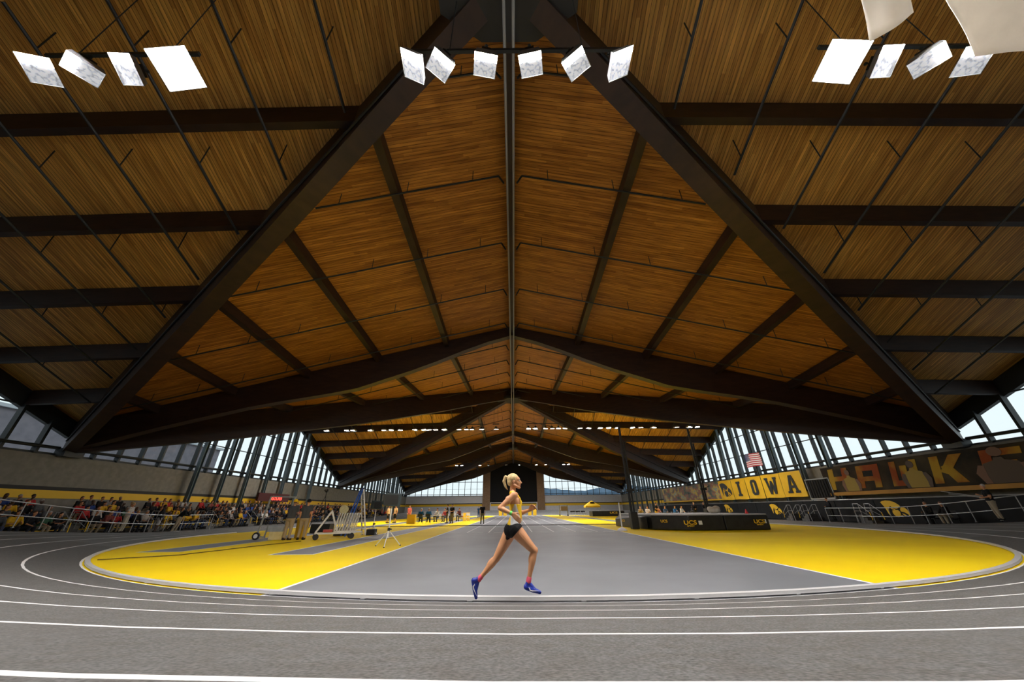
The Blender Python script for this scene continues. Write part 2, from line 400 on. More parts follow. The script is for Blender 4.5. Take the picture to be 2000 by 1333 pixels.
# infield surface, clipped to the inside of the curb
def infield():
    bm = bmesh.new(); e = -.02
    ptsL = [(x, y) for x, y, _, _ in RING]
    f = bm.faces.new([bm.verts.new((x, y, 0)) for x, y in ptsL])
    xs = [-13.08, -13.0, -11.62, -11.54, -7.74, -7.66, -6.36, -6.28, -4.10, -4.02, 6.16, 6.24, 10.2, 10.26, 11.5, 11.56]
    for x in xs: bmesh.ops.bisect_plane(bm, geom=bm.verts[:] + bm.edges[:] + bm.faces[:], plane_co=(x, 0, 0), plane_no=(1, 0, 0))
    for y in (12.42, 12.5, 13.62, 13.7, 31, 31.06, 58, 83, 84): bmesh.ops.bisect_plane(bm, geom=bm.verts[:] + bm.edges[:] + bm.faces[:], plane_co=(0, y, 0), plane_no=(0, 1, 0))
    for f in bm.faces:
        c = f.calc_center_median(); x, y = c.x, c.y; k = 1
        if -4.02 < x < 6.16: k = 0
        elif -4.10 < x < -4.02 or 6.16 < x < 6.24: k = 2
        elif -7.74 < x < -6.28 and 12.42 < y < 83: k = 0 if (-7.66 < x < -6.36 and y > 12.5) else 2
        elif -13.08 < x < -11.54 and 13.62 < y < 83: k = 0 if (-13.0 < x < -11.62 and y > 13.7) else 2
        elif 10.2 < x < 11.56 and 31 < y < 83: k = 0 if (10.26 < x < 11.5 and y > 31.06) else 2
        f.material_index = k
    me = bpy.data.meshes.new('infield'); bm.to_mesh(me); bm.free()
    for k in ('infield', 'yellow', 'white'): me.materials.append(M[k])
    o = bpy.data.objects.new('infield_surface', me); C.objects.link(o); tag(o, kind='structure')
infield()
# sprint lane lines
b = MB()
for k in range(1, 8):
    x = -4.06 + 1.281 * k; b.box((x, (22.8 + 82) / 2, .002), (.055, 82 - 22.8, .004))
for k in range(8):
    x = -4.06 + 1.281 * (k + .5); b.box((x, 22.8, .0025), (.66, .06, .005))
b.box((1.06, 29.9, .0025), (10.2, .05, .005)); b.box((1.06, 74, .0025), (10.2, .05, .005))
tag(b.build('sprint_lane_lines', M['white']), kind='structure')
b = MB()
edges = [0, .05] + [v for k in range(1, 6) for v in (k - .025, k + .025)] + [5.96, 6.02]
edges = edges + [6.15]
mi = 0
for i in range(len(edges) - 1):
    w = edges[i + 1] - edges[i] < .07
    strip(b, edges[i], edges[i + 1], mi=1 if w else 0)
strip(b, 6.15, 7.4, mi=0)
strip(b, 7.4, 7.41, 0, -1.1, mi=2)
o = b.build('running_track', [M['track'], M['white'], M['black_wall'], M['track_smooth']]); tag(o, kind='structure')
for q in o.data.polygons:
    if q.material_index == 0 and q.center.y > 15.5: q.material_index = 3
# raised aluminium curb on little feet, just inside lane one
def curb(y_test, name, label):
    b = MB(); P = [p for p in RING if y_test(p[1])]
    if name == 'far': P = P
    s0, s1, z0, z1 = -.13, -.03, .018, .062
    for (x0, y0, a0, c0), (x1, y1, a1, c1) in zip(P, P[1:]):
        q = [(x0 + a0 * s0, y0 + c0 * s0), (x1 + a1 * s0, y1 + c1 * s0), (x1 + a1 * s1, y1 + c1 * s1), (x0 + a0 * s1, y0 + c0 * s1)]
        b.prism(q, z0, z1)
    for p in P[::2]:
        b.box((p[0] + p[2] * -.08, p[1] + p[3] * -.08, .01), (.07, .07, .02), rot=(0, 0, math.atan2(p[3], p[2])))
    o = b.build('track_curb', M['curb']); return tag(o, label, 'track curb')
curb(lambda y: y < TY0 + 9, 'near', 'pale metal rail curb along the inside of the near bend in front of the runner')
P_far = [p for p in RING if p[1] > TY1 + .1]
curb(lambda y: y > TY1 + .1, 'far', 'pale metal rail curb along the inside of the far bend')
# ---------------------------------------------------------------- floodlights hung in rows under the roof
def make_floodlight():
    root = empty('floodlight', (0, 0, 0))
    b = MB(); h = .17
    # open reflector box, mouth down: outer shell
    w, l = .26, .30
    def rect(a, c, z): return [(-a, -c, z), (a, -c, z), (a, c, z), (-a, c, z)]
    vs = rect(w, l, 0) + rect(w * .8, l * .8, h) + rect(w * .97, l * .97, 0) + rect(w * .78, l * .78, h - .02)
    fs = [(i, (i + 1) % 4, 4 + (i + 1) % 4, 4 + i) for i in range(4)] + [(4, 5, 6, 7)] + [(8 + i, 12 + i, 12 + (i + 1) % 4, 8 + (i + 1) % 4) for i in range(4)] + [(0, 8, 9, 1), (1, 9, 10, 2), (2, 10, 11, 3), (3, 11, 8, 0), (15, 14, 13, 12)]
    b.add(vs, fs); b.build('housing', M['grey'], root)
    b = MB(); b.quadplate([(-w * .95, -l * .32, .015), (w * .95, -l * .32, .015), (w * .95, l * .95, .015), (-w * .95, l * .95, .015)], .01, (0, 0, 1)); b.build('glass', M['lens_dim'], root)
    b = MB(); b.quadplate([(-w * .95, -l * .95, .012), (w * .95, -l * .95, .012), (w * .95, -l * .34, .012), (-w * .95, -l * .34, .012)], .01, (0, 0, 1)); b.build('lit_lens', M['lens'], root)
    b = MB(); b.box((0, 0, h + .09), (.2, .26, .18)); b.build('ballast_box', M['black'], root)
    b = MB(); b.tube((0, 0, h + .16), (0, 0, .52), .018, 6); b.tube((-.0, -.0, .50), (0, 0, .53), .04, 6); b.build('hanger', M['dark'], root)
    return root
FL0 = make_floodlight()
def tilt(o, tx, ty, rz): o.rotation_euler = (tx, ty, rz)
rows = [
 (4.1, 10.3, [(-10.74, 26), (-9.76, -30), (-8.77, 0), (-7.6, 12), (-2.22, 8), (-1.58, 38), (-.55, 10), (.5, -10), (1.54, -36), (2.56, -6), (7.6, -14), (8.65, 0), (9.61, 32), (10.63, -20)]),
 (42.1, 10.05, [(x, 0) for x in (-22.9, -20.4, -19.6, -17.5, -15.8, -15.0, -13.9, -12.0, -10.9, -10.3, -9.5, -8.4, -6.6, -5.7, -5.0, -3.9, -2.1, 1.9, 2.8, 4.0, 4.8, 5.6, 6.4, 8.2, 9.3, 10.7, 11.8, 12.8, 14.7, 15.7, 17.3, 20.1, 21.7, 22.7)]),
 (80.2, 10.1, [(x, 0) for x in (-12.7, -11.5, -7.5, -5.6, -1.6, 1.3, 5.2, 7.3, 11.3, 12.4)]),
]
ordn_ = ['first', 'second', 'third', 'fourth', 'fifth', 'sixth', 'seventh', 'eighth']
names = ['row nearest the camera', 'middle row', 'farthest row']
first = True
for ri, (y, z, xs) in enumerate(rows):
    for i, (x, rzd) in enumerate(xs):
        side = 'left' if x < 0 else 'right'
        same = [q for q, _ in xs if (q < 0) == (x < 0)]
        rank = sorted(same, key=abs).index(x) + 1
        ordn = ['first', 'second', 'third', 'fourth', 'fifth', 'sixth', 'seventh', 'eighth', 'ninth', 'tenth', 'eleventh', 'twelfth', 'thirteenth', 'fourteenth', 'fifteenth', 'sixteenth', 'seventeenth'][rank - 1]
        lab = 'lit floodlight in the %s, %s one %s of the roof ridge' % (names[ri], ordn, side)
        if ri == 0 and abs(x) in (7.6,): lab = 'brightest glaring floodlight on the %s of the row nearest the camera' % side
        o = FL0 if first else copy_tree(FL0)
        first = False
        o.location = (x, y, z); tag(o, lab, 'floodlight', 'floodlights in the ' + names[ri])
        if ri:
            for ch in o.children:
                if ch.name.startswith('lit_lens'): ch.material_slots[0].link = 'OBJECT'; ch.material_slots[0].material = M['lens_mid' if ri == 1 else 'lens_far']
        if abs(x) == 7.6:
            o.scale = (1.45, 1.3, 1.0)
            for ch in o.children:
                if ch.name.startswith('glass'): ch.material_slots[0].link = 'OBJECT'; ch.material_slots[0].material = M['lens_glare']
        if ri == 0:
            # aimed roughly at the track: tip the mouth a little
            t = {-10.74: (-.25, -.35), -9.76: (.12, -.1), -8.77: (-.5, .1), -7.6: (-.42, -.62), -2.22: (.05, .45), -1.58: (.3, .12), -.55: (.33, .0), .5: (.33, .0), 1.54: (.3, -.12), 2.56: (.05, -.45), 7.6: (-.42, .62), 8.65: (-.5, -.1), 9.61: (.12, .1), 10.63: (-.25, .35)}[x]
            o.rotation_euler = (t[0], t[1], R(rzd))
        else:
            o.rotation_euler = (random.uniform(-.12, .12), random.uniform(-.12, .12), R(random.uniform(-25, 25)))
    # carrier bars
    groups = []
    for x, _ in xs:
        if groups and x - groups[-1][-1] < 1.7 and (x < 0) == (groups[-1][-1] < 0) or (ri == 0 and groups and x - groups[-1][-1] < 1.7): groups[-1].append(x)
        else: groups.append([x])
    for g in groups:
        xm = (g[0] + g[-1]) / 2; hw = max((g[-1] - g[0]) / 2 + .25, .4)
        b = MB(); b.beam((-hw, 0, 0), (hw, 0, 0), .07, .09)
        for q in (-hw * .6, hw * .6):
            b.tube((q, 0, 0), (q, 0, roof_z(xm + q, y) - z - .72), .012, 5)
        o = b.build('light_bar', M['dark']); o.location = (xm, y, z + .66)
        gi = groups.index(g); nl = sum(1 for q in groups if (q[0] + q[-1]) / 2 < -.5); nc = [q for q in groups if abs((q[0] + q[-1]) / 2) <= .5]
        if abs(xm) <= .5: side = 'across the roof ridge'
        elif xm < 0: side = '%s left of the ridge' % ordn_[nl - 1 - gi]
        else: side = '%s right of the ridge' % ordn_[gi - nl - len(nc)]
        tag(o, 'thin dark bar carrying floodlights, %s, %s' % (names[ri], side), 'light bar', 'light bars')
# ---------------------------------------------------------------- sprinkler pipes
def ordinal(n): return ['first', 'second', 'third', 'fourth', 'fifth', 'sixth', 'seventh', 'eighth', 'ninth', 'tenth'][n]
bays = ['nearest roof bay', 'middle roof bay', 'farthest roof bay']
for ci, c in enumerate(CC):
    for s in (-1, 1):
        side = 'left' if s < 0 else 'right'
        for sy in (-1, 1):
            if ci == 0 and sy < 0: continue
            half = 'far half' if sy > 0 else 'near half'
            for k in range(5):
                d = 2.29 + 3.74 * k; y = c + sy * d; xe = WX * d / 19.05 - 1.3
                if xe < 1.0: continue
                z = lambda x: ZP - SR * d - SL * x - .62
                b = MB(); b.path([(s * .28, y, z(.28) - .5), (s * .5, y, z(.5)), (s * xe, y, z(xe))], .04, 6)
                x = 1.6
                while x < xe: b.tube((s * x, y, z(x)), (s * x, y, z(x) + .60), .017, 5); x += 2.7
                tag(b.build('sprinkler_pipe', M['dark']), 'sprinkler pipe across the %s slope, %s from the peak, %s, %s' % (side, ordinal(k), bays[ci], half), 'pipe', 'sprinkler pipes across the ridge slopes')
            k = 0; x = 5.4
            while x < 27:
                dv = 19.05 * x / WX - .75
                if dv > .8:
                    z = lambda d: ZP - SX * x - SY * d - 1.0
                    b = MB(); b.path([(s * x, c + sy * .3, z(.3)), (s * x, c + sy * dv, z(dv))], .045, 6)
                    d = 1.2
                    while d < dv: b.tube((s * x, c + sy * d, z(d)), (s * x, c + sy * d, z(d) + .97), .02, 5); d += 2.9
                    tag(b.build('sprinkler_pipe', M['dark']), 'sprinkler pipe under the %s gable, %s from the ridge, %s, %s' % (side, ordinal(k), bays[ci], half), 'pipe', 'sprinkler pipes under the side gables')
                x += 2.8; k += 1
b = MB()
for c in CC:
    for sy in (-1, 1):
        for dx in (-.13, .13): b.tube((dx, c, ZP - 1.72), (dx, c + sy * 19.05, ZP - SR * 19.05 - 1.02), .045, 6)
tag(b.build('ridge_pipe', M['grey']), 'pair of grey pipes running the whole length of the roof ridge', 'pipe')
# rails along the valley beams
for ci, c in enumerate(CC):
    for s in (-1, 1):
        b = MB(); pts = []
        for t in (.08, .3, .5, .7, .98):
            x = WX * t; d = 19.05 * t; zt = ZP - SR * d - SL * x
            pts.append((s * (x + .35), c + d - .2, zt - 1.35))
        b.path(pts, .045, 6)
        tag(b.build('valley_pipe', M['dark']), 'dark pipe following the %s valley beam in the %s' % ('left' if s < 0 else 'right', bays[ci]), 'pipe', 'pipes along the valley beams')
# ---------------------------------------------------------------- outside
M['snow'] = mat('pale_roof', (.55, .6, .66), .8); M['slab'] = noisy('purple_grey_panel', (.20, .19, .225), (.25, .235, .27), 1.5, .8)
b = MB(); b.box((-58, 22, 5.0), (24, 66, 10.0), 0); b.box((-58, 22, 10.1), (24.6, 66.6, .3), 1)
tag(b.build('neighbouring_building', [M['slab'], M['snow']]), 'plain grey neighbouring building with pale roof edge outside the left windows', 'building')
b = MB(); b.box((0, 60, -1.2), (700, 700, .4)); tag(b.build('ground_outside', noisy('winter_ground', (.3, .3, .3), (.42, .42, .43), .1, .9)), kind='structure')
b = MB(); rnd = random.Random(3); pts = []
for i in range(60): pts.append((-10 + i * 4.0, 14.2 + 1.6 * math.sin(i * .35) + rnd.uniform(-.5, .5)))
poly = [(-10, -1)] + pts + [(226, -1)]
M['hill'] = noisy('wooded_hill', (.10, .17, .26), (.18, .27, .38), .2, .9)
b.v = []; 
vs = [(x, 258, z) for x, z in poly] + [(x, 275, z) for x, z in poly]; n = len(poly)
b.add(vs, [tuple(range(n)), tuple(range(2 * n - 1, n - 1, -1))] + [(i, (i + 1) % n, n + (i + 1) % n, n + i) for i in range(n)])
tag(b.build('wooded_hill', M['hill']), 'blue wooded hill on the horizon outside the right end window', 'hill')
# ---------------------------------------------------------------- lettering and emblem
def poly_on_wall(b, polys, y0, z0, w, h, x, t, mi=0):
    """polys in unit coords (u right, v up) put on the right wall: u runs toward the camera"""
    for p in polys:
        pts = [(x, y0 - u * w, z0 + v * h) for u, v in p]
        b.quadplate(pts, t + .0012 * (polys.index(p) if len(polys) > 1 else 0), (-1, 0, 0), mi)
HAWK = [[(130,320),(160,300),(210,288),(270,295),(325,325),(365,370),(380,400),(362,420),(330,445),(310,450),(290,440),(268,425),(245,395),(225,420),(210,460),(195,520),(190,575),(178,540),(172,480),(160,410)],
 [(250,480),(290,470),(325,470),(345,500),(345,540),(330,580),(300,605),(270,595),(250,560),(243,520)],
 [(395,410),(430,430),(455,475),(465,530),(455,575),(430,540),(400,510),(375,505),(360,490),(365,450)],
 [(360,535),(385,540),(412,568),(400,585),(380,565)], [(343,560),(362,582),(358,602),(343,592)], [(235,425),(250,422),(268,442),(300,457),(285,466),(252,456)]]
HAWK = [[((x - 125) / 345, (610 - y) / 325) for x, y in p] for p in HAWK]
def slab(ch):
    if ch == 'I': return [[(.28,0),(.72,0),(.72,.14),(.62,.14),(.62,.86),(.72,.86),(.72,1),(.28,1),(.28,.86),(.38,.86),(.38,.14),(.28,.14)]]
    if ch == 'O': return [[(.2,.14),(.34,0),(.5,0),(.5,.16),(.42,.2),(.42,.8),(.5,.84),(.5,1),(.34,1),(.2,.86)], [(.8,.14),(.66,0),(.5,0),(.5,.16),(.58,.2),(.58,.8),(.5,.84),(.5,1),(.66,1),(.8,.86)]]
    if ch == 'W': return [[(.0,1),(.3,1),(.3,.88),(.25,.88),(.33,.4),(.44,.8),(.56,.8),(.67,.4),(.75,.88),(.7,.88),(.7,1),(1,1),(1,.88),(.94,.88),(.76,0),(.6,0),(.5,.42),(.4,0),(.24,0),(.06,.88),(0,.88)]]
    if ch == 'A': return [[(.06,0),(.4,0),(.4,.12),(.34,.12),(.37,.28),(.5,.28),(.5,.42),(.4,.42),(.5,.82),(.5,1),(.38,1),(.16,.12),(.06,.12)], [(.94,0),(.6,0),(.6,.12),(.66,.12),(.63,.28),(.5,.28),(.5,.42),(.6,.42),(.5,.82),(.5,1),(.62,1),(.84,.12),(.94,.12)]]
M['gold'] = noisy('gold_banner_cloth', (.78, .47, .012), (.86, .54, .02), 1.2, .6)
M['letter'] = mat('black_lettering', (.016, .017, .017), .35)
names5 = [('hawk', 'gold banner with a black hawk head emblem, farthest of five on the right wall'), ('I', 'gold banner with the black letter I, beside the hawk emblem banner'), ('O', 'gold banner with the black letter O between the I and W banners'), ('W', 'gold banner with the black letter W between the O and A banners'), ('A', 'gold banner with the black letter A, nearest of the five')]
for i, (ch, lab) in enumerate(names5):
    y0 = 50.6 - i * 2.98; root = empty('letter_banner', (28.2, y0 - 1.53, 3.24), label=lab, cat='banner', group='gold wall banners')
    b = MB(); n = 10; vs = []
    for j in range(n + 1):
        u = j / n; bulge = .03 * math.sin(u * 9 + i)
        for k in range(5):
            v = k / 4; vs.append((bulge * (1 - v) - .02, 1.46 - 2.92 * u, -1.17 + 2.34 * v + .02 * math.sin(u * 6)))
    fs = [(j * 5 + k, (j + 1) * 5 + k, (j + 1) * 5 + k + 1, j * 5 + k + 1) for j in range(n) for k in range(4)]
    b.add(vs, fs); o = b.build('cloth', M['gold'], root); sm = o.modifiers.new('thick', 'SOLIDIFY'); sm.thickness = .012
    b = MB()
    if ch == 'hawk': poly_on_wall(b, HAWK, 1.25, -.85, 2.5, 1.75, -.06, .015)
    else: poly_on_wall(b, slab(ch), .95, -.82, 1.9, 1.66, -.06, .015)
    hb = MB(); hb.tube((0, 1.44, 1.2), (0, -1.44, 1.2), .02, 6)
    for q in (1.3, -1.3): hb.tube((0, q, 1.2), (.56, q, 1.2), .015, 6)
    hb.build('hanging_rod', M['dark'], root)
    b.build('emblem' if ch == 'hawk' else 'letter', M['letter'], root)
# padding along the right wall with painted hawk heads
root = empty('wall_padding', (28.2, 41.8, 0), label='long black wall padding below the gold banners and mural on the right wall', cat='wall padding')
for k in range(16):
    b = MB(); b.box((0, 29 - k * 3.6 - .0, .84), (.12, 3.56, 1.62)); b.build('pad_panel', M['pad'], root, bevel=.02)
b = MB(); b.tube((-.08, 31, 1.69), (-.08, -27, 1.69), .03, 6); b.build('top_rail', M['rail'], root)
b = MB(); poly_on_wall(b, HAWK, -.3, .45, 1.7, 1.05, -.062, .01)
b.build('hawk_emblem', M['yellow_wall'], root).location = (0, 0, 0)
b = MB(); poly_on_wall(b, HAWK, -12.9, .42, 1.85, 1.15, -.062, .01); b.build('hawk_emblem', M['yellow_wall'], root)
b = MB(); poly_on_wall(b, HAWK, 8.6, .55, 1.7, 1.0, -.062, .01); b.build('hawk_emblem', M['yellow_wall'], root)
# murals
def block(ch):
    F = {'H': [(0,0,.28,1),(.72,0,1,1),(.2,.4,.8,.62)], 'A': [(0,0,.28,1),(.72,0,1,1),(.2,.75,.8,1),(.2,.3,.8,.5)], 'W': [(0,0,.24,1),(.76,0,1,1),(.38,0,.62,.8),(0,0,1,.22)],
         'K': [(0,0,.28,1)], 'E': [(0,0,.28,1),(0,0,1,.22),(0,.4,.85,.6),(0,.78,1,1)], 'Y': [(.36,0,.64,.5)], 'S': [(0,0,1,.22),(0,.4,1,.6),(0,.78,1,1),(0,.5,.28,.9),(.72,.1,1,.5)]}
    out = [[(a, b_), (c, b_), (c, d), (a, d)] for a, b_, c, d in F[ch]]
    if ch == 'K': out += [[(.25,.42),(.62,1),(1,1),(.5,.3)], [(.3,.6),(.55,.7),(1,0),(.66,0)]]
    if ch == 'Y': out += [[(0,1),(.3,1),(.62,.5),(.38,.4)], [(1,1),(.7,1),(.38,.5),(.62,.4)]]
    return [[(u * .86 + .16 * v, v) for u, v in p] for p in out]
M['mural_bg'] = noisy('mural_dark_ground', (.012, .011, .009), (.06, .045, .02), .8, .7, c3=(.5, .35, .2), s3=.5, spec=.2)  # dark mural tones, deepened further to include the weak light on this wall
M['mural_let'] = noisy('mural_letter_gold', (.24, .05, .008), (.40, .25, .02), .45, .7, lo=.42, hi=.6, spec=.2)
M['mural_skin'] = mat('mural_skin', (.16, .085, .05), .7); M['mural_shirt'] = mat('mural_shirt_gold', (.30, .21, .03), .7)
root = empty('wall_mural', (28.2, 21.9, 2.17), label='dark sports mural with slanted gold letters and athlete portraits on the near right wall', cat='mural')
b = MB(); b.box((0, 0, 1.12), (.05, 22.6, 2.05)); b.build('panel', M['mural_bg'], root)
b = MB(); b.box((-.03, 0, -.03), (.12, 22.6, .26)); b.build('gold_ledge', noisy('gold_ledge_paint', (.36, .17, .008), (.42, .21, .01), 1, .6), root)
for i, ch in enumerate('HAWKEYES'):
    b = MB(); poly_on_wall(b, block(ch), 10.9 - i * 2.75, .3, 2.2, 1.65, -.03, .012 + .001 * (i % 3)); b.build('letter_shape', M['mural_let'], root)
def athlete(root, y, w, h, head_v, mats):
    b = MB()
    el = [(.5 + .13 * math.cos(t * .5236), head_v + .11 * math.sin(t * .5236) * 1.25) for t in range(12)]
    body = [(.08,0),(.12,.35),(.2,.55),(.4,.62),(.43,.7),(.57,.7),(.6,.62),(.8,.55),(.9,.35),(.93,0)]
    poly_on_wall(b, [body], y, .14, w, h, -.048, .01, 1); poly_on_wall(b, [el], y, .14, w, h, -.052, .012, 0)
    arm = [[(.08,0),(.0,.3),(.1,.52),(.2,.5),(.18,.2),(.2,0)], [(.93,0),(1.02,.3),(.92,.52),(.8,.5),(.84,.2),(.82,0)]]
    poly_on_wall(b, arm, y, .14, w, h, -.053, .011, 0)
    b.build('athlete_portrait', mats, root)
athlete(root, 9.6, 1.7, 1.7, .84, [M['mural_skin'], M['mural_shirt']])
athlete(root, 4.6, 1.9, 1.8, .84, [mat('mural_skin_dark', (.06, .035, .02), .6), M['mural_shirt']])
athlete(root, .2, 2.7, 1.95, .86, [M['mural_skin'], mat('mural_shirt_brown', (.08, .055, .035), .7)])
M['mural2'] = mat('mural_collage', (.3, .3, .25), .6)
nt = M['mural2'].node_tree; N = nt.nodes; L = nt.links
tc = N.new('ShaderNodeTexCoord'); mp = N.new('ShaderNodeMapping'); mp.inputs['Scale'].default_value = (1, .5, .8); v = N.new('ShaderNodeTexNoise'); v.inputs['Scale'].default_value = 1.5; v.inputs['Detail'].default_value = 6
rp = N.new('ShaderNodeValToRGB'); cr = rp.color_ramp
cols = [(.3, (.03, .035, .03)), (.42, (.12, .16, .14)), (.48, (.35, .10, .07)), (.53, (.22, .25, .18)), (.58, (.62, .42, .04)), (.66, (.2, .3, .32)), (.72, (.5, .45, .35))]
cr.elements[0].position = cols[0][0]; cr.elements[0].color = (*cols[0][1], 1); cr.elements[1].position = cols[1][0]; cr.elements[1].color = (*cols[1][1], 1)
for p_, c_ in cols[2:]: e = cr.elements.new(p_); e.color = (*c_, 1)
L.new(tc.outputs['Object'], mp.inputs[0]); L.new(mp.outputs[0], v.inputs['Vector']); L.new(v.outputs[0], rp.inputs[0]); L.new(rp.outputs[0], N['Principled BSDF'].inputs['Base Color'])
root = empty('wall_mural', (28.2, 60.3, 2.17), label='colourful collage mural beyond the gold banners on the far right wall', cat='mural')
for k in range(3):
    b = MB(); b.box((0, 6.6 - k * 6.6, 1.15), (.05, 6.54, 2.1)); b.build('mural_panel', M['mural2'], root)
b = MB(); b.box((-.02, 0, .0), (.1, 19.8, .14)); b.build('gold_ledge', M['yellow_wall'], root)
# black pleated panel between banners and mural
root = empty('pleated_panel', (28.2, 34.0, 1.76), label='black pleated panel in a pale metal frame between gold banners and mural', cat='wall panel')
b = MB()
for k in range(9): b.box((-.05, 1.15 - k * .29, .9), (.2, .14, 1.5), rot=(0, 0, .6))
b.build('pleats', M['black_wall'], root)
b = MB(); b.box((-.02, 0, .06), (.2, 2.7, .1)); b.box((-.02, 0, 1.72), (.2, 2.7, .07)); b.box((-.02, 1.33, .9), (.14, .06, 1.7)); b.box((-.02, -1.33, .9), (.14, .06, 1.7)); b.build('frame', M['rail'], root)
# flag in front of the right windows
root = empty('flag', (27.9, 41.6, 6.1), label='American flag hanging in front of the right side windows', cat='flag')
st = MB(); n = 16
def fp(u, v): return (.10 * math.sin(u * 7 + v * 2), 1.35 - 2.7 * u, -.7 + 1.42 * v + .03 * math.sin(u * 5))
for r_ in range(13):
    v0, v1 = 1 - (r_ + 1) / 13, 1 - r_ / 13
    vs = []; 
    for j in range(n + 1): vs += [fp(j / n, v0), fp(j / n, v1)]
    fs = [(2 * j, 2 * j + 2, 2 * j + 3, 2 * j + 1) for j in range(n)]
    st.add(vs, fs, 0 if r_ % 2 == 0 else 1)
o = st.build('stripes', [mat('flag_red', (.42, .02, .035), .7), mat('flag_white', (.75, .72, .74), .7)], root); o.modifiers.new('t', 'SOLIDIFY').thickness = .008
b = MB(); vs = []
for j in range(8):
    u = j / 7 * .4; vs += [tuple(Vector(fp(u, 6 / 13)) + Vector((-.012, 0, 0))), tuple(Vector(fp(u, 1)) + Vector((-.012, 0, 0)))]
b.add(vs, [(2 * j, 2 * j + 2, 2 * j + 3, 2 * j + 1) for j in range(7)]); o = b.build('canton', mat('flag_blue', (.02, .035, .16), .7), root); o.modifiers.new('t', 'SOLIDIFY').thickness = .006
b = MB()
for r_ in range(9):
    for q in range(6 if r_ % 2 == 0 else 5):
        u = (.035 + q * .066 + (.033 if r_ % 2 else 0)); v = 1 - (.05 + r_ * .056); p = Vector(fp(u, v)); b.ball((p.x - .022, p.y, p.z), .024, n=5, k=3)
b.build('stars', M['wmetal'], root)
b = MB(); b.tube((0, 1.4, .76), (0, -1.4, .78), .015, 6)
for q in (1.3, -1.3): b.tube((0, q, .77), (0, q, 7.0 - (1.6 if q < 0 else 1.0) * .2), .006, 5)
b.build('hanging_wire', M['dark'], root)
# ---------------------------------------------------------------- track side fences
def fence(s_, a0, a1, ylim, side, name, label):
    root = empty('track_fence', (0, 0, 0), label=label, cat='fence')
    P = []; r = TR + s_; L_ = 0
    sg = -1 if side == 'left' else 1
    # straight part from ylim down to TY0, then arc
    y = ylim
    while y > TY0: P.append((TX + sg * r, y, sg, 0)); y -= 1.35
    a = 0.02
    while a < a1:
        P.append((TX + sg * r * math.cos(a), TY0 - r * math.sin(a), sg * math.cos(a), -math.sin(a))); a += 1.35 / r
    h = 1.06; base = lambda p: tz(s_, p[1])
    for q in P:
        b = MB(); b.tube((q[0], q[1], base(q)), (q[0], q[1], base(q) + h), .022, 8); b.tube((q[0], q[1], base(q)), (q[0], q[1], base(q) + .015), .06, 10); b.build('post', M['rail'], root)
    b = MB(); b.path([(q[0], q[1], base(q) + h) for q in P], .025, 8); b.build('top_rail', M['rail'], root)
    b = MB(); b.path([(q[0], q[1], base(q) + .5) for q in P], .02, 8); b.build('middle_rail', M['rail'], root)
    return root
fence(6.4, 0, .95, 31.0, 'left', 'f', 'grey metal rail fence along the outer edge of the left bend before the crowd')
fence(6.4, 0, .95, 32.3, 'right', 'f', 'grey metal rail fence along the outer edge of the right bend')
# stair rails beside the right fence
def stair_rail(x, y, label, grp, flip=1, rz=0):
    root = empty('stair_rail', (x, y, 0), label=label, cat='stair rail', group=grp)
    for dx in (-.0, .9):
        b = MB(); p = [(dx, .75 * flip, .25), (dx, .7 * flip, .75), (dx, .0, 1.35), (dx, -.45 * flip, 1.35), (dx, -.6 * flip, .0)]
        b.path(p, .019, 8); b.tube((dx, 0, 0.0), (dx, 0, 1.35), .015, 6); b.path([(dx, .72 * flip, .45), (dx, .0, .85), (dx, -.5 * flip, .85)], .013, 6)
        b.build('handrail', M['rail'], root)
        b = MB(); b.tube((dx, .75 * flip, .25), (dx, .7 * flip, .76), .028, 8); b.build('yellow_end', M['yellow_wall'], root)
    b = MB()
    for k in range(3): b.box((.45, .45 * flip - k * .3 * flip, .1 + .1 * k), (.86, .3, .2 + .2 * k))
    b.build('steps', M['track'], root)
    return root
stair_rail(26.9, 37.2, 'grey stair rail on the right side, nearer the pit mats', 'stair rails by the right wall')
stair_rail(26.9, 35.2, 'grey stair rail on the right side, nearer the fence end', 'stair rails by the right wall')
stair_rail(27.0, 29.6, 'grey stair rail standing behind the right fence', 'stair rails by the right wall', -1)
for k, y in enumerate((22.5, 27.5, 32.5, 37.5)):
    o = stair_rail(-26.75, y, ['grey bleacher stair rail closest to the camera on the left', 'grey bleacher stair rail behind the man leaning at the left fence', 'grey bleacher stair rail just past the left fence end', 'grey bleacher stair rail farthest along the left bleachers'][k], 'bleacher stair rails')
    o.rotation_euler = (0, 0, R(-90)); o.location = (-26.3, y + .45, 0)

b = MB(); pts = [(-12.07, 11.53), (-11.45, 11.94), (-10.55, 12.6), (-10.35, 14.3), (-9.9, 16.6), (-9.5, 17.9)]
fine = []
for k in range(len(pts) - 1):
    for t in range(5):
        u = t / 5; fine.append((pts[k][0] * (1 - u) + pts[k + 1][0] * u + .04 * math.sin(k * 5 + t), pts[k][1] * (1 - u) + pts[k + 1][1] * u, .014))
b.path(fine, .013, 6); tag(b.build('floor_cable', mat('brown_cable', (.10, .06, .01), .7)), 'thin dark cable running over the yellow floor from the left curb to the hurdle cart', 'cable')
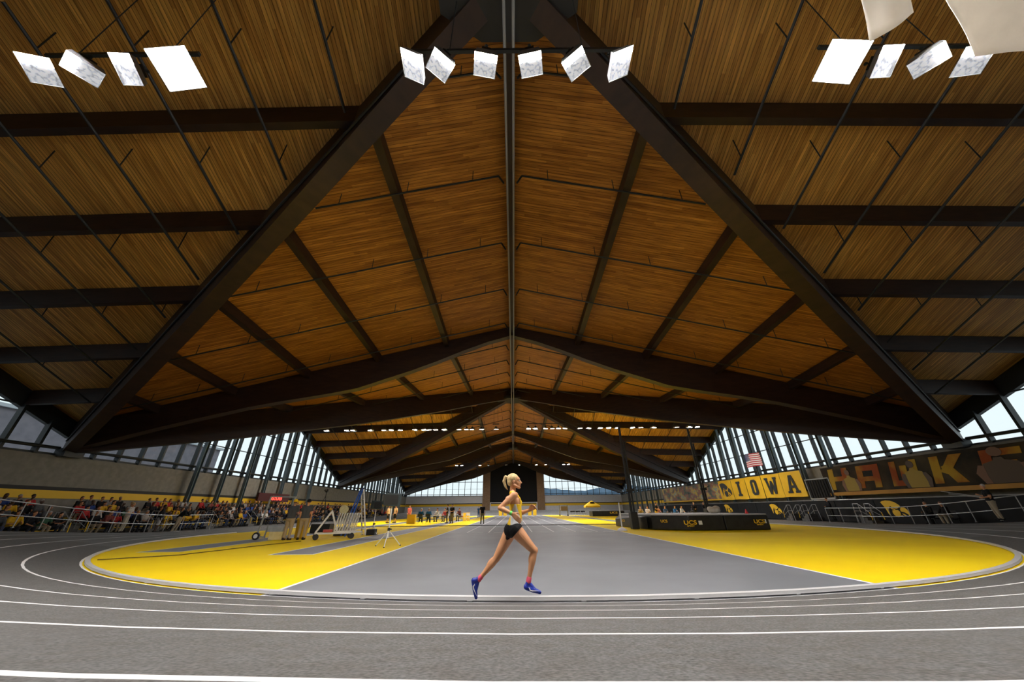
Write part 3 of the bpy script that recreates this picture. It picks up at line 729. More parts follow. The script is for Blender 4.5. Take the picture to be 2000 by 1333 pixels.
# ---------------------------------------------------------------- people
V = Vector
def rings_capsule(b, p0, p1, r0, r1, n=14, sc=(1, 1)):
    p0, p1 = V(p0), V(p1); d = p1 - p0; L_ = d.length
    if L_ < 1e-6: d = V((0, 0, 1)); L_ = 1e-6
    q = d.to_track_quat('Z', 'Y').to_matrix(); prof = []
    for i in range(5): a = math.pi / 2 * (1 - i / 4); prof.append((r0 * math.cos(a) + 1e-4, -r0 * math.sin(a)))
    for i in range(5): a = math.pi / 2 * i / 4; prof.append((r1 * math.cos(a) + 1e-4, L_ + r1 * math.sin(a)))
    vs = []
    for r, z in prof:
        for i in range(n):
            t = 2 * math.pi * i / n; vs.append(p0 + q @ V((r * math.cos(t) * sc[0], r * math.sin(t) * sc[1], z)))
    k = len(prof)
    b.add(vs, [(j * n + i, j * n + (i + 1) % n, (j + 1) * n + (i + 1) % n, (j + 1) * n + i) for j in range(k - 1) for i in range(n)] + [tuple(range(n - 1, -1, -1)), tuple(range((k - 1) * n, k * n))])
def ell(b, c, r, M_=None, n=16, k=10):
    T = Matrix.Translation(c)
    if M_ is not None: T = T @ M_
    b.ball((0, 0, 0), r, n=n, k=k, M=T)
def remesh(b, voxel, smooth=4, fac=.5, cut=None):
    """blend overlapping volumes into one continuous skin; returns a mesh"""
    me = bpy.data.meshes.new('tmp'); me.from_pydata(b.v, [], b.f)
    bm = bmesh.new(); bm.from_mesh(me); bmesh.ops.recalc_face_normals(bm, faces=bm.faces); bm.to_mesh(me); bm.free()
    o = bpy.data.objects.new('tmp', me); C.objects.link(o)
    r = o.modifiers.new('r', 'REMESH'); r.mode = 'VOXEL'; r.voxel_size = voxel; r.use_smooth_shade = True
    if smooth: s = o.modifiers.new('s', 'SMOOTH'); s.iterations = smooth; s.factor = fac
    dg = bpy.context.evaluated_depsgraph_get(); dg.update()
    out = bpy.data.meshes.new_from_object(o.evaluated_get(dg))
    bpy.data.objects.remove(o); bpy.data.meshes.remove(me)
    if cut:
        bm = bmesh.new(); bm.from_mesh(out)
        dead = [f for f in bm.faces if not cut(f.calc_center_median())]
        bmesh.ops.delete(bm, geom=dead, context='FACES'); bm.to_mesh(out); bm.free()
    out.polygons.foreach_set('use_smooth', [True] * len(out.polygons))
    return out
def mesh_obj(name, me, mats, parent=None, mfun=None):
    me.name = name; me.materials.clear()
    if not isinstance(mats, (list, tuple)): mats = [mats]
    for m_ in mats: me.materials.append(m_)
    if mfun:
        for p in me.polygons: p.material_index = mfun(p.center)
    o = bpy.data.objects.new(name, me); C.objects.link(o)
    if parent is not None: o.parent = parent
    return o
SKIN = [noisy('skin_fair', (.54, .25, .115), (.62, .30, .15), 5, .5), mat('skin_tan', (.38, .19, .11), .5), mat('skin_dark', (.10, .05, .03), .5)]
def J_stand(lean=0, arms='down'):
    J = dict(pel=(0, 0, .93), chest=(0, lean * .5, 1.28), neck=(0, lean, 1.46), head=(0, lean * 1.1 + .015, 1.62))
    J['hipL'] = (-.09, 0, .9); J['hipR'] = (.09, 0, .9); J['knL'] = (-.11, .02, .49); J['knR'] = (.11, .02, .49); J['anL'] = (-.12, -.02, .09); J['anR'] = (.12, -.02, .09)
    J['toL'] = (-.14, .16, .035); J['toR'] = (.14, .16, .035)
    J['shL'] = (-.18, lean, 1.41); J['shR'] = (.18, lean, 1.41)
    J['elL'] = (-.25, lean - .03, 1.13); J['elR'] = (.25, lean - .03, 1.13); J['wrL'] = (-.24, lean + .06, .88); J['wrR'] = (.24, lean + .06, .88)
    if arms == 'front':
        for s, k in ((-1, 'L'), (1, 'R')): J['wr' + k] = (s * .06, lean + .24, 1.08); J['el' + k] = (s * .25, lean + .04, 1.12)
    return J
def J_sit(v=0):
    rn = random.Random(v)
    l = rn.uniform(.02, .16); J = dict(pel=(0, 0, .10), chest=(0, l * .6, .42), neck=(0, l, .62), head=(rn.uniform(-.03, .03), l * 1.25 + .02, .79))
    for s, k in ((-1, 'L'), (1, 'R')):
        J['hip' + k] = (s * .09, .02, .09); J['kn' + k] = (s * (.12 + rn.uniform(-.03, .06)), .42, .11 + rn.uniform(-.01, .05)); J['an' + k] = (s * .13, .36 + rn.uniform(-.06, .03), -.31); J['to' + k] = (s * .14, .45, -.36)
        J['sh' + k] = (s * .18, l, .56); J['el' + k] = (s * .25, l + .1, .31); J['wr' + k] = (s * (.08 + rn.uniform(0, .08)), l + .3, .2 + rn.uniform(-.03, .25))
    return J
def parts_of(J, fat=1.0, g=0.0):
    """g = clothing allowance"""
    out = {k: MB() for k in ('torso', 'uarm', 'farm', 'hand', 'leg', 'shank', 'foot', 'head')}
    pel, ch, ne, he = (V(J[k]) for k in ('pel', 'chest', 'neck', 'head')); f = fat
    t = out['torso']
    rings_capsule(t, pel + V((-.05, 0, 0)), pel + V((.05, 0, 0)), .115 * f + g, .115 * f + g)
    for sx in (-1, 1): rings_capsule(t, pel + V((sx * .055, 0, .04)), ch + V((sx * .075, 0, -.02)), .095 * f + g, .105 * f + g)
    for k in 'LR': rings_capsule(t, ch + V((0, 0, .06)), V(J['sh' + k]), .09 * f + g, .06 + g)
    rings_capsule(t, ch, ne + V((0, 0, -.06)), .10 * f + g, .06 + g)
    h = out['head']
    rings_capsule(h, ne + V((0, 0, -.05)), he + V((0, -.01, -.06)), .053, .05)
    ell(h, he + V((0, -.012, .025)), (.073, .092, .095)); ell(h, he + V((0, .025, -.045)), (.056, .062, .062)); rings_capsule(h, he + V((0, .085, .01)), he + V((0, .098, -.025)), .010, .015, 8)
    for s in (-1, 1): ell(h, he + V((s * .074, -.005, -.01)), (.012, .02, .03))
    for s, k in ((-1, 'L'), (1, 'R')):
        sh, el, wr = V(J['sh' + k]), V(J['el' + k]), V(J['wr' + k])
        rings_capsule(out['uarm'], sh, el, .052 * f + g, .040 + g); rings_capsule(out['farm'], el, wr, .039 + g, .027 + g)
        d = (wr - el).normalized(); hd = out['hand']
        rings_capsule(hd, wr, wr + d * .07, .027, .03, sc=(1, .6) if False else (1, 1))
        side = d.cross(V((1, 0, 0))); side = side.normalized() if side.length > .1 else V((0, 1, 0))
        for q in range(4): rings_capsule(hd, wr + d * .08 + side * (q - 1.5) * .016, wr + d * (.155 - abs(q - 1.4) * .012) + side * (q - 1.5) * .017, .0095, .008, 8)
        rings_capsule(hd, wr + d * .02 + side * .02, wr + d * .085 + side * .05, .012, .009, 8)
        hp, kn, an, to = V(J['hip' + k]), V(J['kn' + k]), V(J['an' + k]), V(J['to' + k])
        rings_capsule(out['leg'], hp, kn, .082 * f + g, .055 + g); rings_capsule(out['shank'], kn, an, .053 + g, .036 + g)
        fd = out['foot']; heel = an + (an - to).normalized() * .05 * V((1, 1, 0)).length * .5; heel.z = an.z - .045
        rings_capsule(fd, heel, to, .042, .034); rings_capsule(fd, an + V((0, 0, .0)), heel, .04, .04)
    return out
def merge(*mbs):
    b = MB()
    for m_ in mbs: b.add(m_.v, m_.f)
    return b
CL = {}
def cloth(col):
    if col not in CL: CL[col] = mat('cloth_%d' % len(CL), col, .85, spec=.2)
    return CL[col]
def hair_mesh(J, voxel, long=False):
    he = V(J['head']); b = MB(); ell(b, he + V((0, -.022, .045)), (.083, .094, .09))
    if long: rings_capsule(b, he + V((0, -.07, .02)), he + V((0, -.085, -.14)), .06, .04)
    return remesh(b, voxel, 2, cut=lambda c: not (c.y > he.y + .045 and c.z < he.z + .06))
def person(name, J, shirt, trousers, skin=0, hair=(.05, .03, .02), shoes=(.02, .02, .02), long_sleeve=False, shorts=False, cap=None, voxel=.014, fat=1.0, label=None, group=None, loc=(0, 0, 0), rz=0, long=False, cat='person'):
    root = empty('person', loc, rz, label, cat, group)
    p = parts_of(J, fat); g = parts_of(J, fat, .014)
    mesh_obj('body', remesh(merge(*p.values()), min(voxel, .011), 4), SKIN[skin], root)
    top = [g['torso'], g['uarm']] + ([g['farm']] if long_sleeve else [])
    pel = V(J['pel'])
    if not long_sleeve:
        mids = [(V(J['sh' + k]), V(J['el' + k])) for k in 'LR']
        def cut(c):
            for sh, el in mids:
                d = el - sh; t = (c - sh).dot(d) / d.length_squared
                if t > .72 and (c - (sh + d * t)).length < .09: return False
            return True
    else: cut = None
    mesh_obj('shirt', remesh(merge(*top), voxel, 4, cut=cut), cloth(shirt), root)
    g2 = parts_of(J, fat, .022); leg = [g2['leg']] + ([] if shorts else [g2['shank']])
    pb = MB(); rings_capsule(pb, pel + V((-.05, 0, -.02)), pel + V((.05, 0, -.02)), .125 * fat, .125 * fat)
    mesh_obj('shorts' if shorts else 'trousers', remesh(merge(pb, *leg), voxel, 4), cloth(trousers), root)
    g3 = parts_of(J, fat, 0)
    sb = MB(); 
    for k in 'LR':
        an, to = V(J['an' + k]), V(J['to' + k]); heel = an.copy(); d_ = (to - an); d_.z = 0; heel -= d_.normalized() * .05; heel.z = to.z + .012
        rings_capsule(sb, heel, to, .047, .038); rings_capsule(sb, heel + V((0, 0, .03)), an - V((0, 0, .02)), .045, .043)
    mesh_obj('shoes', remesh(sb, .011, 2), cloth(shoes), root)
    if cap:
        he = V(J['head']); b = MB(); ell(b, he + V((0, -.018, .058)), (.097, .112, .100)); mesh_obj('cap', remesh(b, .012, 2, cut=lambda c: c.z > he.z + .035), cloth(cap), root)
        b = MB(); b.box(he + V((0, .125, .05)), (.13, .1, .014), rot=(-.15, 0, 0)); b.build('cap_peak', cloth(cap), root, bevel=.004)
        mesh_obj('hair', hair_mesh(J, .014, long), cloth(hair), root)
    else: mesh_obj('hair', hair_mesh(J, .014, long), cloth(hair), root)
    return root
# ---- the runner
def runner():
    root = empty('person', (-.02, 5.75, .06), label='female runner mid-stride in a yellow and white singlet, black briefs and blue spikes', cat='person')
    O = V((-.02, 5.75, .06)); P = lambda x, y, z: V((x, y, z)) - O
    skin = SKIN[0]
    b = MB()
    he = P(.008, 5.75, 1.60)
    # head, profile toward +x
    ell(b, he + V((-.012, 0, .018)), (.092, .071, .088)); ell(b, he + V((.045, 0, -.03)), (.052, .052, .068)); ell(b, he + V((.055, 0, .02)), (.042, .052, .05))
    rings_capsule(b, he + V((.088, 0, .018)), he + V((.117, 0, -.024)), .008, .0105, 8); rings_capsule(b, he + V((.094, -.008, -.03)), he + V((.094, .008, -.03)), .013, .013, 8)
    rings_capsule(b, he + V((.095, -.012, -.052)), he + V((.095, .012, -.052)), .008, .008, 8); rings_capsule(b, he + V((.092, -.012, -.064)), he + V((.092, .012, -.064)), .008, .008, 8)
    ell(b, he + V((.078, 0, -.092)), (.026, .026, .02)); rings_capsule(b, he + V((.082, -.03, .028)), he + V((.082, .03, .028)), .011, .011, 8)
    for s in (-1, 1):
        rings_capsule(b, he + V((.0, s * .055, -.06)), he + V((.07, s * .02, -.092)), .022, .018, 8)
        ell(b, he + V((-.005, s * .072, -.012)), (.018, .010, .028)); ell(b, he + V((.055, s * .035, -.025)), (.025, .02, .025))
    rings_capsule(b, P(-.012, 5.75, 1.43), he + V((-.018, 0, -.06)), .048, .046)
    rings_capsule(b, P(-.012, 5.70, 1.425), P(-.012, 5.80, 1.425), .045, .045)
    # trunk
    ch = P(.02, 5.75, 1.30); ab = P(.03, 5.75, 1.12); pl = P(-.01, 5.75, .96)
    for s in (-1, 1):
        rings_capsule(b, P(.02, 5.75 + s * .075, 1.31), P(.035, 5.75 + s * .055, 1.10), .088, .076)
        rings_capsule(b, P(.03, 5.75 + s * .055, 1.10), P(-.005, 5.75 + s * .065, .955), .077, .096)
        rings_capsule(b, P(.015, 5.75 + s * .05, 1.34), P(.0 if s < 0 else .028, 5.75 + s * .145, 1.395), .07, .05)
        ell(b, P(.075, 5.75 + s * .06, 1.29), (.045, .05, .05))
    ell(b, P(-.055, 5.69, .925), (.085, .075, .085)); ell(b, P(-.06, 5.81, .925), (.085, .075, .085))
    # arms
    def arm(sh, el, wr):
        rings_capsule(b, sh, el, .046, .034); m_ = sh.lerp(el, .4); ell(b, m_, (.045, .042, .06))
        rings_capsule(b, el, el.lerp(wr, .35), .035, .036); rings_capsule(b, el.lerp(wr, .35), wr, .036, .022)
    rsh, rel, rwr = P(-.002, 5.598, 1.395), P(-.205, 5.545, 1.222), P(-.022, 5.50, 1.147)
    lsh, lel, lwr = P(.03, 5.90, 1.405), P(.05, 5.96, 1.13), P(.244, 5.90, 1.19)
    arm(rsh, rel, rwr); arm(lsh, lel, lwr)
    def hand(wr, d, nrm, side, curl, thumb_s):
        """d: palm direction; side: across the knuckles; nrm: back of the hand"""
        c = wr + d * .045
        for q in range(4):
            o_ = side * (q - 1.5) * .0185
            rings_capsule(b, wr + o_ * .5, wr + d * .085 + o_, .0145, .0125, 10)
            L_ = [.040, .046, .043, .034][q]; a = wr + d * .088 + o_; dd = d
            for seg in range(3):
                ang = curl[seg]; dd = (dd * math.cos(ang) - nrm * math.sin(ang)).normalized(); nn = nrm
                e = a + dd * L_ * (1 - .22 * seg) * .82; rings_capsule(b, a, e, .0092 - .0006 * seg, .0086 - .0006 * seg, 8)
                # rotate the normal along with the bend
                nrm2 = dd.cross(side).normalized()
                if nrm2.dot(nrm) < 0: nrm2 = -nrm2
                a = e; 
        t0 = wr + d * .025 + side * thumb_s * .026; t1 = t0 + (d * .6 + side * thumb_s * .7 - nrm * .35).normalized() * .042; t2 = t1 + (d * .9 + side * thumb_s * .15 - nrm * .3).normalized() * .036
        rings_capsule(b, t0, t1, .0135, .011, 8); rings_capsule(b, t1, t2, .0108, .009, 8)
    hand(rwr, (P(.042, 5.5, 1.092) - rwr).normalized(), V((-.1, -1, .1)).normalized(), V((.6, 0, .8)).normalized(), (.2, .35, .3), 1)
    hand(lwr, (P(.315, 5.87, 1.235) - lwr).normalized(), V((-.3, 1, .5)).normalized(), V((-.5, -.2, .85)).normalized(), (1.1, 1.35, 1.0), 1)
    # legs
    def leg(hp, kn, an):
        m_ = hp.lerp(kn, .3); rings_capsule(b, hp, m_, .100, .090, 18); rings_capsule(b, m_, kn, .090, .053, 18); rings_capsule(b, kn, kn.lerp(an, .3), .047, .050, 16)
        rings_capsule(b, kn.lerp(an, .3), kn.lerp(an, .62), .050, .038, 16); rings_capsule(b, kn.lerp(an, .62), an, .036, .027, 16)
        d = (kn - hp).normalized(); n_ = V((d.z, 0, -d.x)) * (1 if d.x * 1 else 1)
    rhp, rkn, ran = P(.02, 5.665, .935), P(.285, 5.66, .672), P(.195, 5.655, .315)
    lhp, lkn, lan = P(-.035, 5.835, .93), P(-.262, 5.84, .562), P(-.502, 5.84, .318)
    leg(rhp, rkn, ran); leg(lhp, lkn, lan)
    ell(b, rkn + V((.012, 0, .005)), (.045, .045, .05)); ell(b, rkn.lerp(ran, .28) + V((-.022, 0, 0)), (.038, .042, .085), Matrix.Rotation(.15, 4, 'Y'))
    ell(b, lkn.lerp(lan, .27) + V((-.012, 0, .022)), (.04, .042, .09), Matrix.Rotation(.75, 4, 'Y'))
    # feet
    rings_capsule(b, ran, P(.165, 5.655, .266), .028, .024); rings_capsule(b, P(.165, 5.655, .266), P(.29, 5.655, .216), .024, .016)
    rings_capsule(b, lan, P(-.56, 5.84, .30), .028, .024); rings_capsule(b, P(-.56, 5.84, .285), P(-.545, 5.84, .14), .024, .016)
    mesh_obj('body', remesh(b, .0062, 6, .5), skin, root)
    # hair
    b = MB(); ell(b, he + V((-.020, 0, .034)), (.096, .078, .084)); ell(b, he + V((-.055, 0, -.01)), (.055, .068, .065))
    hm = remesh(b, .006, 3, cut=lambda c: not (c.x > he.x + .03 and c.z < he.z + .045 + (c.x - he.x - .03) * .5) and not (c.x > he.x - .02 and c.z < he.z - .01))
    M['blonde'] = noisy('blonde_hair', (.50, .33, .13), (.80, .62, .33), 26, .45, stretch=(1, 3, 6), bump=.3)
    hh = mesh_obj('hair', hm, M['blonde'], root)
    b = MB(); rings_capsule(b, he + V((-.085, 0, .055)), he + V((-.135, 0, .066)), .018, .022); rings_capsule(b, he + V((-.135, 0, .066)), he + V((-.158, .0, .0)), .023, .025); rings_capsule(b, he + V((-.158, 0, .0)), he + V((-.132, 0, -.08)), .025, .018); rings_capsule(b, he + V((-.132, 0, -.08)), he + V((-.10, 0, -.125)), .017, .006)
    mesh_obj('ponytail', remesh(b, .006, 3), M['blonde'], root)
    # face details
    b = MB()
    for s in (-1, 1): b.ball(he + V((.083, s * .031, .008)), .0115, n=10, k=8)
    b.build('eyes', mat('eye_white', (.7, .7, .68), .2), root, smooth=True)
    b = MB()
    for s in (-1, 1): b.ball(he + V((.0925, s * .032, .008)), (.0035, .0055, .0055), n=8, k=6); rings_capsule(b, he + V((.093, s * .018, .027)), he + V((.082, s * .046, .028)), .0035, .003, 6)
    b.build('brows_and_pupils', mat('brow_brown', (.12, .07, .04), .6), root)
    b = MB(); rings_capsule(b, he + V((.101, -.012, -.054)), he + V((.101, .012, -.054)), .0055, .0055, 8); rings_capsule(b, he + V((.098, -.011, -.064)), he + V((.098, .011, -.064)), .0055, .0055, 8)
    b.build('lips', mat('lips_pink', (.5, .16, .13), .4), root)
    # singlet
    g = .009; b = MB()
    for s in (-1, 1):
        rings_capsule(b, P(.02, 5.75 + s * .075, 1.31), P(.035, 5.75 + s * .055, 1.10), .088 + g, .076 + g); rings_capsule(b, P(.035, 5.75 + s * .055, 1.10), P(.0, 5.75 + s * .063, .985), .077 + g, .094 + g)
        rings_capsule(b, P(.015, 5.75 + s * .05, 1.34), P(.0 if s < 0 else .028, 5.75 + s * .145, 1.395), .07 + g, .05 + g); ell(b, P(.075, 5.75 + s * .06, 1.29), (.045 + g, .05 + g, .05 + g))
    rings_capsule(b, P(-.012, 5.70, 1.425), P(-.012, 5.80, 1.425), .045 + g, .045 + g)
    zc = lambda z: z - O.z
    def cut(c):
        x, y, z = c.x + O.x, abs(c.y), c.z + O.z
        if z < .985 - (x + .02) * .10: return False
        if y > .125 and z > 1.27: return False          # arm holes
        if y > .09 and z > 1.33 and abs(x - .0) < .2 and y > .118: return False
        if z > 1.405 and x > .02: return False
        if z > 1.37 and x > .03 and y < .06: return False
        if z > 1.45: return False
        return True
    def mf(c):
        x, y, z = c.x + O.x, c.y, c.z + O.z
        return 1 if (abs(y) > .055 and z < 1.27 and max(-.05, .01 - (1.27 - z) * .45) < x < .035 + (1.27 - z) * .33) else 0
    sg = mesh_obj('singlet', remesh(b, .0062, 5, cut=cut), [mat('singlet_gold', (.93, .58, .01), .6), mat('singlet_white', (.72, .72, .74), .6)], root, mf)
    sg.modifiers.new('t', 'SOLIDIFY').thickness = .002
    # chest lettering
    cu = bpy.data.curves.new('t', 'FONT'); cu.body = 'IOWA'; cu.size = .075; cu.extrude = .004; cu.align_x = 'CENTER'
    to = bpy.data.objects.new('t', cu); C.objects.link(to); dg = bpy.context.evaluated_depsgraph_get(); dg.update(); tm = bpy.data.meshes.new_from_object(to.evaluated_get(dg)); bpy.data.objects.remove(to)
    # wrap onto the chest front
    for v in tm.vertices:
        u, w_, e = v.co.x, v.co.y, v.co.z
        y = u; z = 1.29 + w_ - .02
        x = .136 - 1.6 * y * y + e - max(0, 1.28 - z) * .05
        v.co = V((x, y, z - O.z))
    mesh_obj('chest_letters', tm, M['letter'], root)
    b = MB(); b.box(P(.128, 5.75, 1.06), (.006, .13, .10), rot=(0, -.05, 0)); b.build('race_bib', M['white'], root, bevel=.002)
    # briefs
    b = MB(); g = .011
    for s in (-1, 1): rings_capsule(b, P(.02, 5.75 + s * .055, 1.03), P(-.005, 5.75 + s * .065, .955), .078 + g, .096 + g)
    ell(b, P(-.055, 5.69, .925), (.085 + g, .075 + g, .085 + g)); ell(b, P(-.06, 5.81, .925), (.085 + g, .075 + g, .085 + g))
    rings_capsule(b, rhp, rhp.lerp(rkn, .3), .100 + g, .090 + g, 18); rings_capsule(b, lhp, lhp.lerp(lkn, .3), .100 + g, .090 + g, 18)
    def cutb(c):
        p = V((c.x, 0, c.z)); 
        if c.z + O.z > 1.02: return False
        for hp, kn, tt in ((rhp, rkn, .10), (lhp, lkn, .12)):
            d = kn - hp; t = (c - hp).dot(d) / d.length_squared
            sd_ok = (c.y < .01) if hp is rhp else (c.y > -.01)
            if t > tt and sd_ok: return False
        return True
    o = mesh_obj('briefs', remesh(b, .0062, 5, cut=cutb), mat('black_briefs', (.006, .006, .007), .7, spec=.2), root); o.modifiers.new('t', 'SOLIDIFY').thickness = .002
    # wrist band
    b = MB(); d = (rwr - rel).normalized(); b.tube(rwr - d * .034, rwr - d * .004, .0305, 18); b.build('wrist_band', mat('green_band', (.12, .62, .10), .5), root, smooth=False)
    # socks and shoes
    b = MB()
    for kn, an in ((rkn, ran), (lkn, lan)): d = (an - kn).normalized(); rings_capsule(b, an - d * .035, an + d * .01, .034, .036, 14)
    b.build('socks', mat('pink_socks', (.72, .10, .16), .8), root, smooth=True)
    M['shoe_blue'] = noisy('spike_blue', (.012, .022, .22), (.02, .05, .42), 14, .4)
    def shoe(heel, toe, an, upv):
        b = MB(); d = (toe - heel).normalized()
        rings_capsule(b, heel + d * .02, heel.lerp(toe, .5), .037, .035, 14); rings_capsule(b, heel.lerp(toe, .5), toe - d * .015, .036, .022, 14)
        rings_capsule(b, heel + d * .03 + upv * .005, an - upv * .012, .036, .034, 14); rings_capsule(b, an - upv * .02, heel.lerp(toe, .55) + upv * .012, .033, .026, 14)
        s_ = mesh_obj('running_shoe', remesh(b, .006, 3), M['shoe_blue'], root)
        q = MB(); side = d.cross(upv).normalized()
        for sd in (-1, 1):
            pts = []
            sw = [(.22, .012), (.34, -.022), (.48, -.018), (.86, .018), (.5, -.004), (.37, -.008), (.30, .010)]
            pts = [heel + d * (toe - heel).length * u + upv * v + side * sd * .034 for u, v in sw]
            q.quadplate(pts, .006, side * sd)
        q.build('shoe_swoosh', M['white'], s_)
        q = MB()
        for k in range(4): c = heel.lerp(toe, .42 + k * .09) + upv * (.036 - k * .004); q.tube(c - side * .022, c + side * .022, .0035, 6)
        q.build('laces', mat('laces_blue', (.05, .18, .6), .6), s_)
    shoe(P(.14, 5.655, .256), P(.358, 5.655, .182), ran, V((.32, 0, .95)))
    shoe(P(-.585, 5.84, .318), P(-.538, 5.84, .085), lan, V((.97, 0, .2)).normalized())
    return root
runner()
# ---- officials and athletes near the equipment
KH = (.36, .27, .16); GY = (.06, .062, .065)
person('p', J_stand(.05, 'front'), GY, KH, 1, hair=(.08, .05, .03), cap=(.80, .50, .01), shoes=(.03, .02, .02), fat=1.25, loc=(-10.86, 18.55, 0), rz=R(-155 + 180 - 25), label='standing official in a yellow cap, dark grey polo and khaki trousers')
person('p', J_stand(.02), GY, KH, 0, hair=(.08, .05, .03), cap=(.012, .012, .015), shoes=(.02, .015, .01), fat=1.28, loc=(-10.2, 18.6, 0), rz=R(12), label='standing official in a black cap, dark grey polo and khaki trousers')
person('p', J_stand(.0, 'front'), (.012, .012, .014), (.16, .12, .05), 1, fat=1.1, loc=(-6.35, 39, 0), rz=R(160), label='man in a black polo and olive trousers standing on the second runway')
person('p', J_stand(.0, 'front'), (.015, .015, .016), (.14, .11, .05), 0, loc=(-6.95, 39.6, 0), rz=R(100), label='person in a black top half hidden behind the man on the second runway')
w_ = J_stand(.04); w_['knL'] = (-.11, .12, .5); w_['anL'] = (-.12, .12, .09); w_['toL'] = (-.14, .3, .035); w_['anR'] = (.12, -.16, .12); w_['toR'] = (.14, .0, .035)
person('p', w_, (.012, .012, .014), (.14, .12, .05), 1, hair=(.30, .18, .08), long_sleeve=False, loc=(-3.05, 36.9, 0), rz=R(10), label='man in a black shirt and olive trousers walking away beside the sprint lanes')
person('p', J_stand(.0), (.85, .60, .30), (.02, .02, .02), 0, hair=(.1, .06, .03), shorts=True, loc=(-13.9, 42, 0), rz=R(-100), label='athlete in a pale yellow top left of the tripod stand')
person('p', J_stand(.0), (.80, .55, .30), (.02, .02, .02), 0, hair=(.3, .2, .1), shorts=True, loc=(-13.3, 42.6, 0), rz=R(150), label='athlete in an orange-yellow top right behind the tripod pole')
person('p', J_stand(.0), (.55, .12, .08), (.5, .1, .06), 0, hair=(.05, .03, .02), shorts=True, loc=(-12.4, 45, 0), rz=R(170), label='athlete in a red top and shorts left of the yellow lectern box')
person('p', J_stand(.0), (.03, .12, .30), (.03, .1, .26), 0, loc=(-6.1, 66, 0), rz=R(170), label='distant person in blue near the far end of the sprint lanes')
# right side people
sx_, sy_ = 25.55, 20.15
mr = J_stand(-.02, 'front'); mr['wrR'] = (.34, .14, 1.2)
person('p', mr, (.012, .012, .013), (.33, .28, .20), 0, hair=(.55, .5, .46), fat=1.2, loc=(sx_, sy_, tz(6.15, sy_)), rz=R(60), label='grey-haired man in a black polo and khakis standing at the right fence')
b = MB(); b.tube((-.15, .1, 1.08), (-1.3, .9, 1.42), .012, 8); b.tube((-.15, .12, 1.05), (-1.0, .85, 1.28), .012, 8)
o = b.build('crossbar_pair', M['wmetal']); o.location = (sx_ - .05, sy_, tz(6.15, sy_) + .02); tag(o, 'two thin white poles held out by the man at the right fence', 'pole')
def seated(name, v, loc, rz, **k):
    return person(name, J_sit(v), rz=rz, loc=loc, **k)
person('p', J_sit(3), (.012, .012, .012), (.02, .02, .02), 0, loc=(27.2, 24.9, .50), rz=R(95), hair=(.3, .2, .15), label='seated person in black behind the right fence, left of the pair', long_sleeve=True)
person('p', J_sit(5), (.014, .012, .012), (.30, .27, .2), 0, loc=(27.2, 23.9, .50), rz=R(85), hair=(.2, .12, .1), label='seated person in black with pale trousers behind the right fence', long_sleeve=True)
person('p', J_stand(.06, 'front'), (.012, .014, .02), (.02, .02, .02), 0, loc=(27.1, 32.4, 0.12), rz=R(80), hair=(.08, .05, .04), label='person in dark clothes standing at the end of the right fence', long_sleeve=True)
person('p', J_sit(6), (.014, .012, .012), (.03, .03, .03), 0, loc=(27.2, 19.6, .50), rz=R(95), hair=(.3, .2, .15), label='seated person in black at the right edge of the picture behind the fence', long_sleeve=True)
b = MB()
for y in (24.9, 23.9, 19.6): pass
for i, y in enumerate((24.9, 23.9, 19.6)):
    b = MB(); b.box((0, 0, .42), (.42, .42, .04))
    for sx in (-1, 1):
        for sy in (-1, 1): b.tube((sx * .18, sy * .18, 0), (sx * .18, sy * .18, .41), .012, 6)
    b.box((.26, 0, .68), (.03, .4, .4)); b.tube((.24, .15, .42), (.26, .15, .5), .012, 6); b.tube((.24, -.15, .42), (.26, -.15, .5), .012, 6); b.box((.1, 0, .42), (.32, .42, .03)); o = b.build('folding_chair', M['black']); o.location = (27.28, y, 0); tag(o, ['black folding chair under the leftmost seated person behind the right fence', 'black folding chair under the seated person in pale trousers', 'black folding chair at the right picture edge'][i], 'chair')
# fence side standing spectators on the left
person('p', J_stand(.03), (.012, .012, .013), (.35, .35, .36), 2, hair=(.02, .015, .01), long_sleeve=True, shorts=True, fat=1.15, loc=(-25.15, 27.0, tz(6.15, 27.0)), rz=R(-60), label='tall standing spectator in a black hooded top and pale shorts behind the left fence')
ln = J_stand(.36, 'front'); ln['pel'] = (0, -.05, .93); ln['chest'] = (0, .14, 1.22); ln['neck'] = (0, .30, 1.34); ln['head'] = (0, .38, 1.47)
for s, k in ((-1, 'L'), (1, 'R')): ln['sh' + k] = (s * .18, .28, 1.30); ln['el' + k] = (s * .22, .36, 1.06); ln['wr' + k] = (s * .1, .52, 1.02); ln['an' + k] = (s * .2, -.12, .09); ln['to' + k] = (s * .24, .06, .035); ln['kn' + k] = (s * .15, -.02, .5)
y_ = 27.2; person('p', ln, (.012, .013, .016), (.36, .31, .22), 0, hair=(.25, .2, .15), long_sleeve=True, shoes=(.6, .6, .6), fat=1.15, loc=(-23.9, y_, tz(6.0, y_)), rz=R(-75), label='man in a black jacket and khakis leaning at the left fence')
person('p', J_stand(.05, 'front'), (.5, .48, .45), (.42, .38, .30), 0, hair=(.5, .4, .2), fat=1.0, loc=(-25.1, 24.6, tz(6.15, 24.6)), rz=R(-70), label='spectator with pale top and light trousers standing behind the left fence')
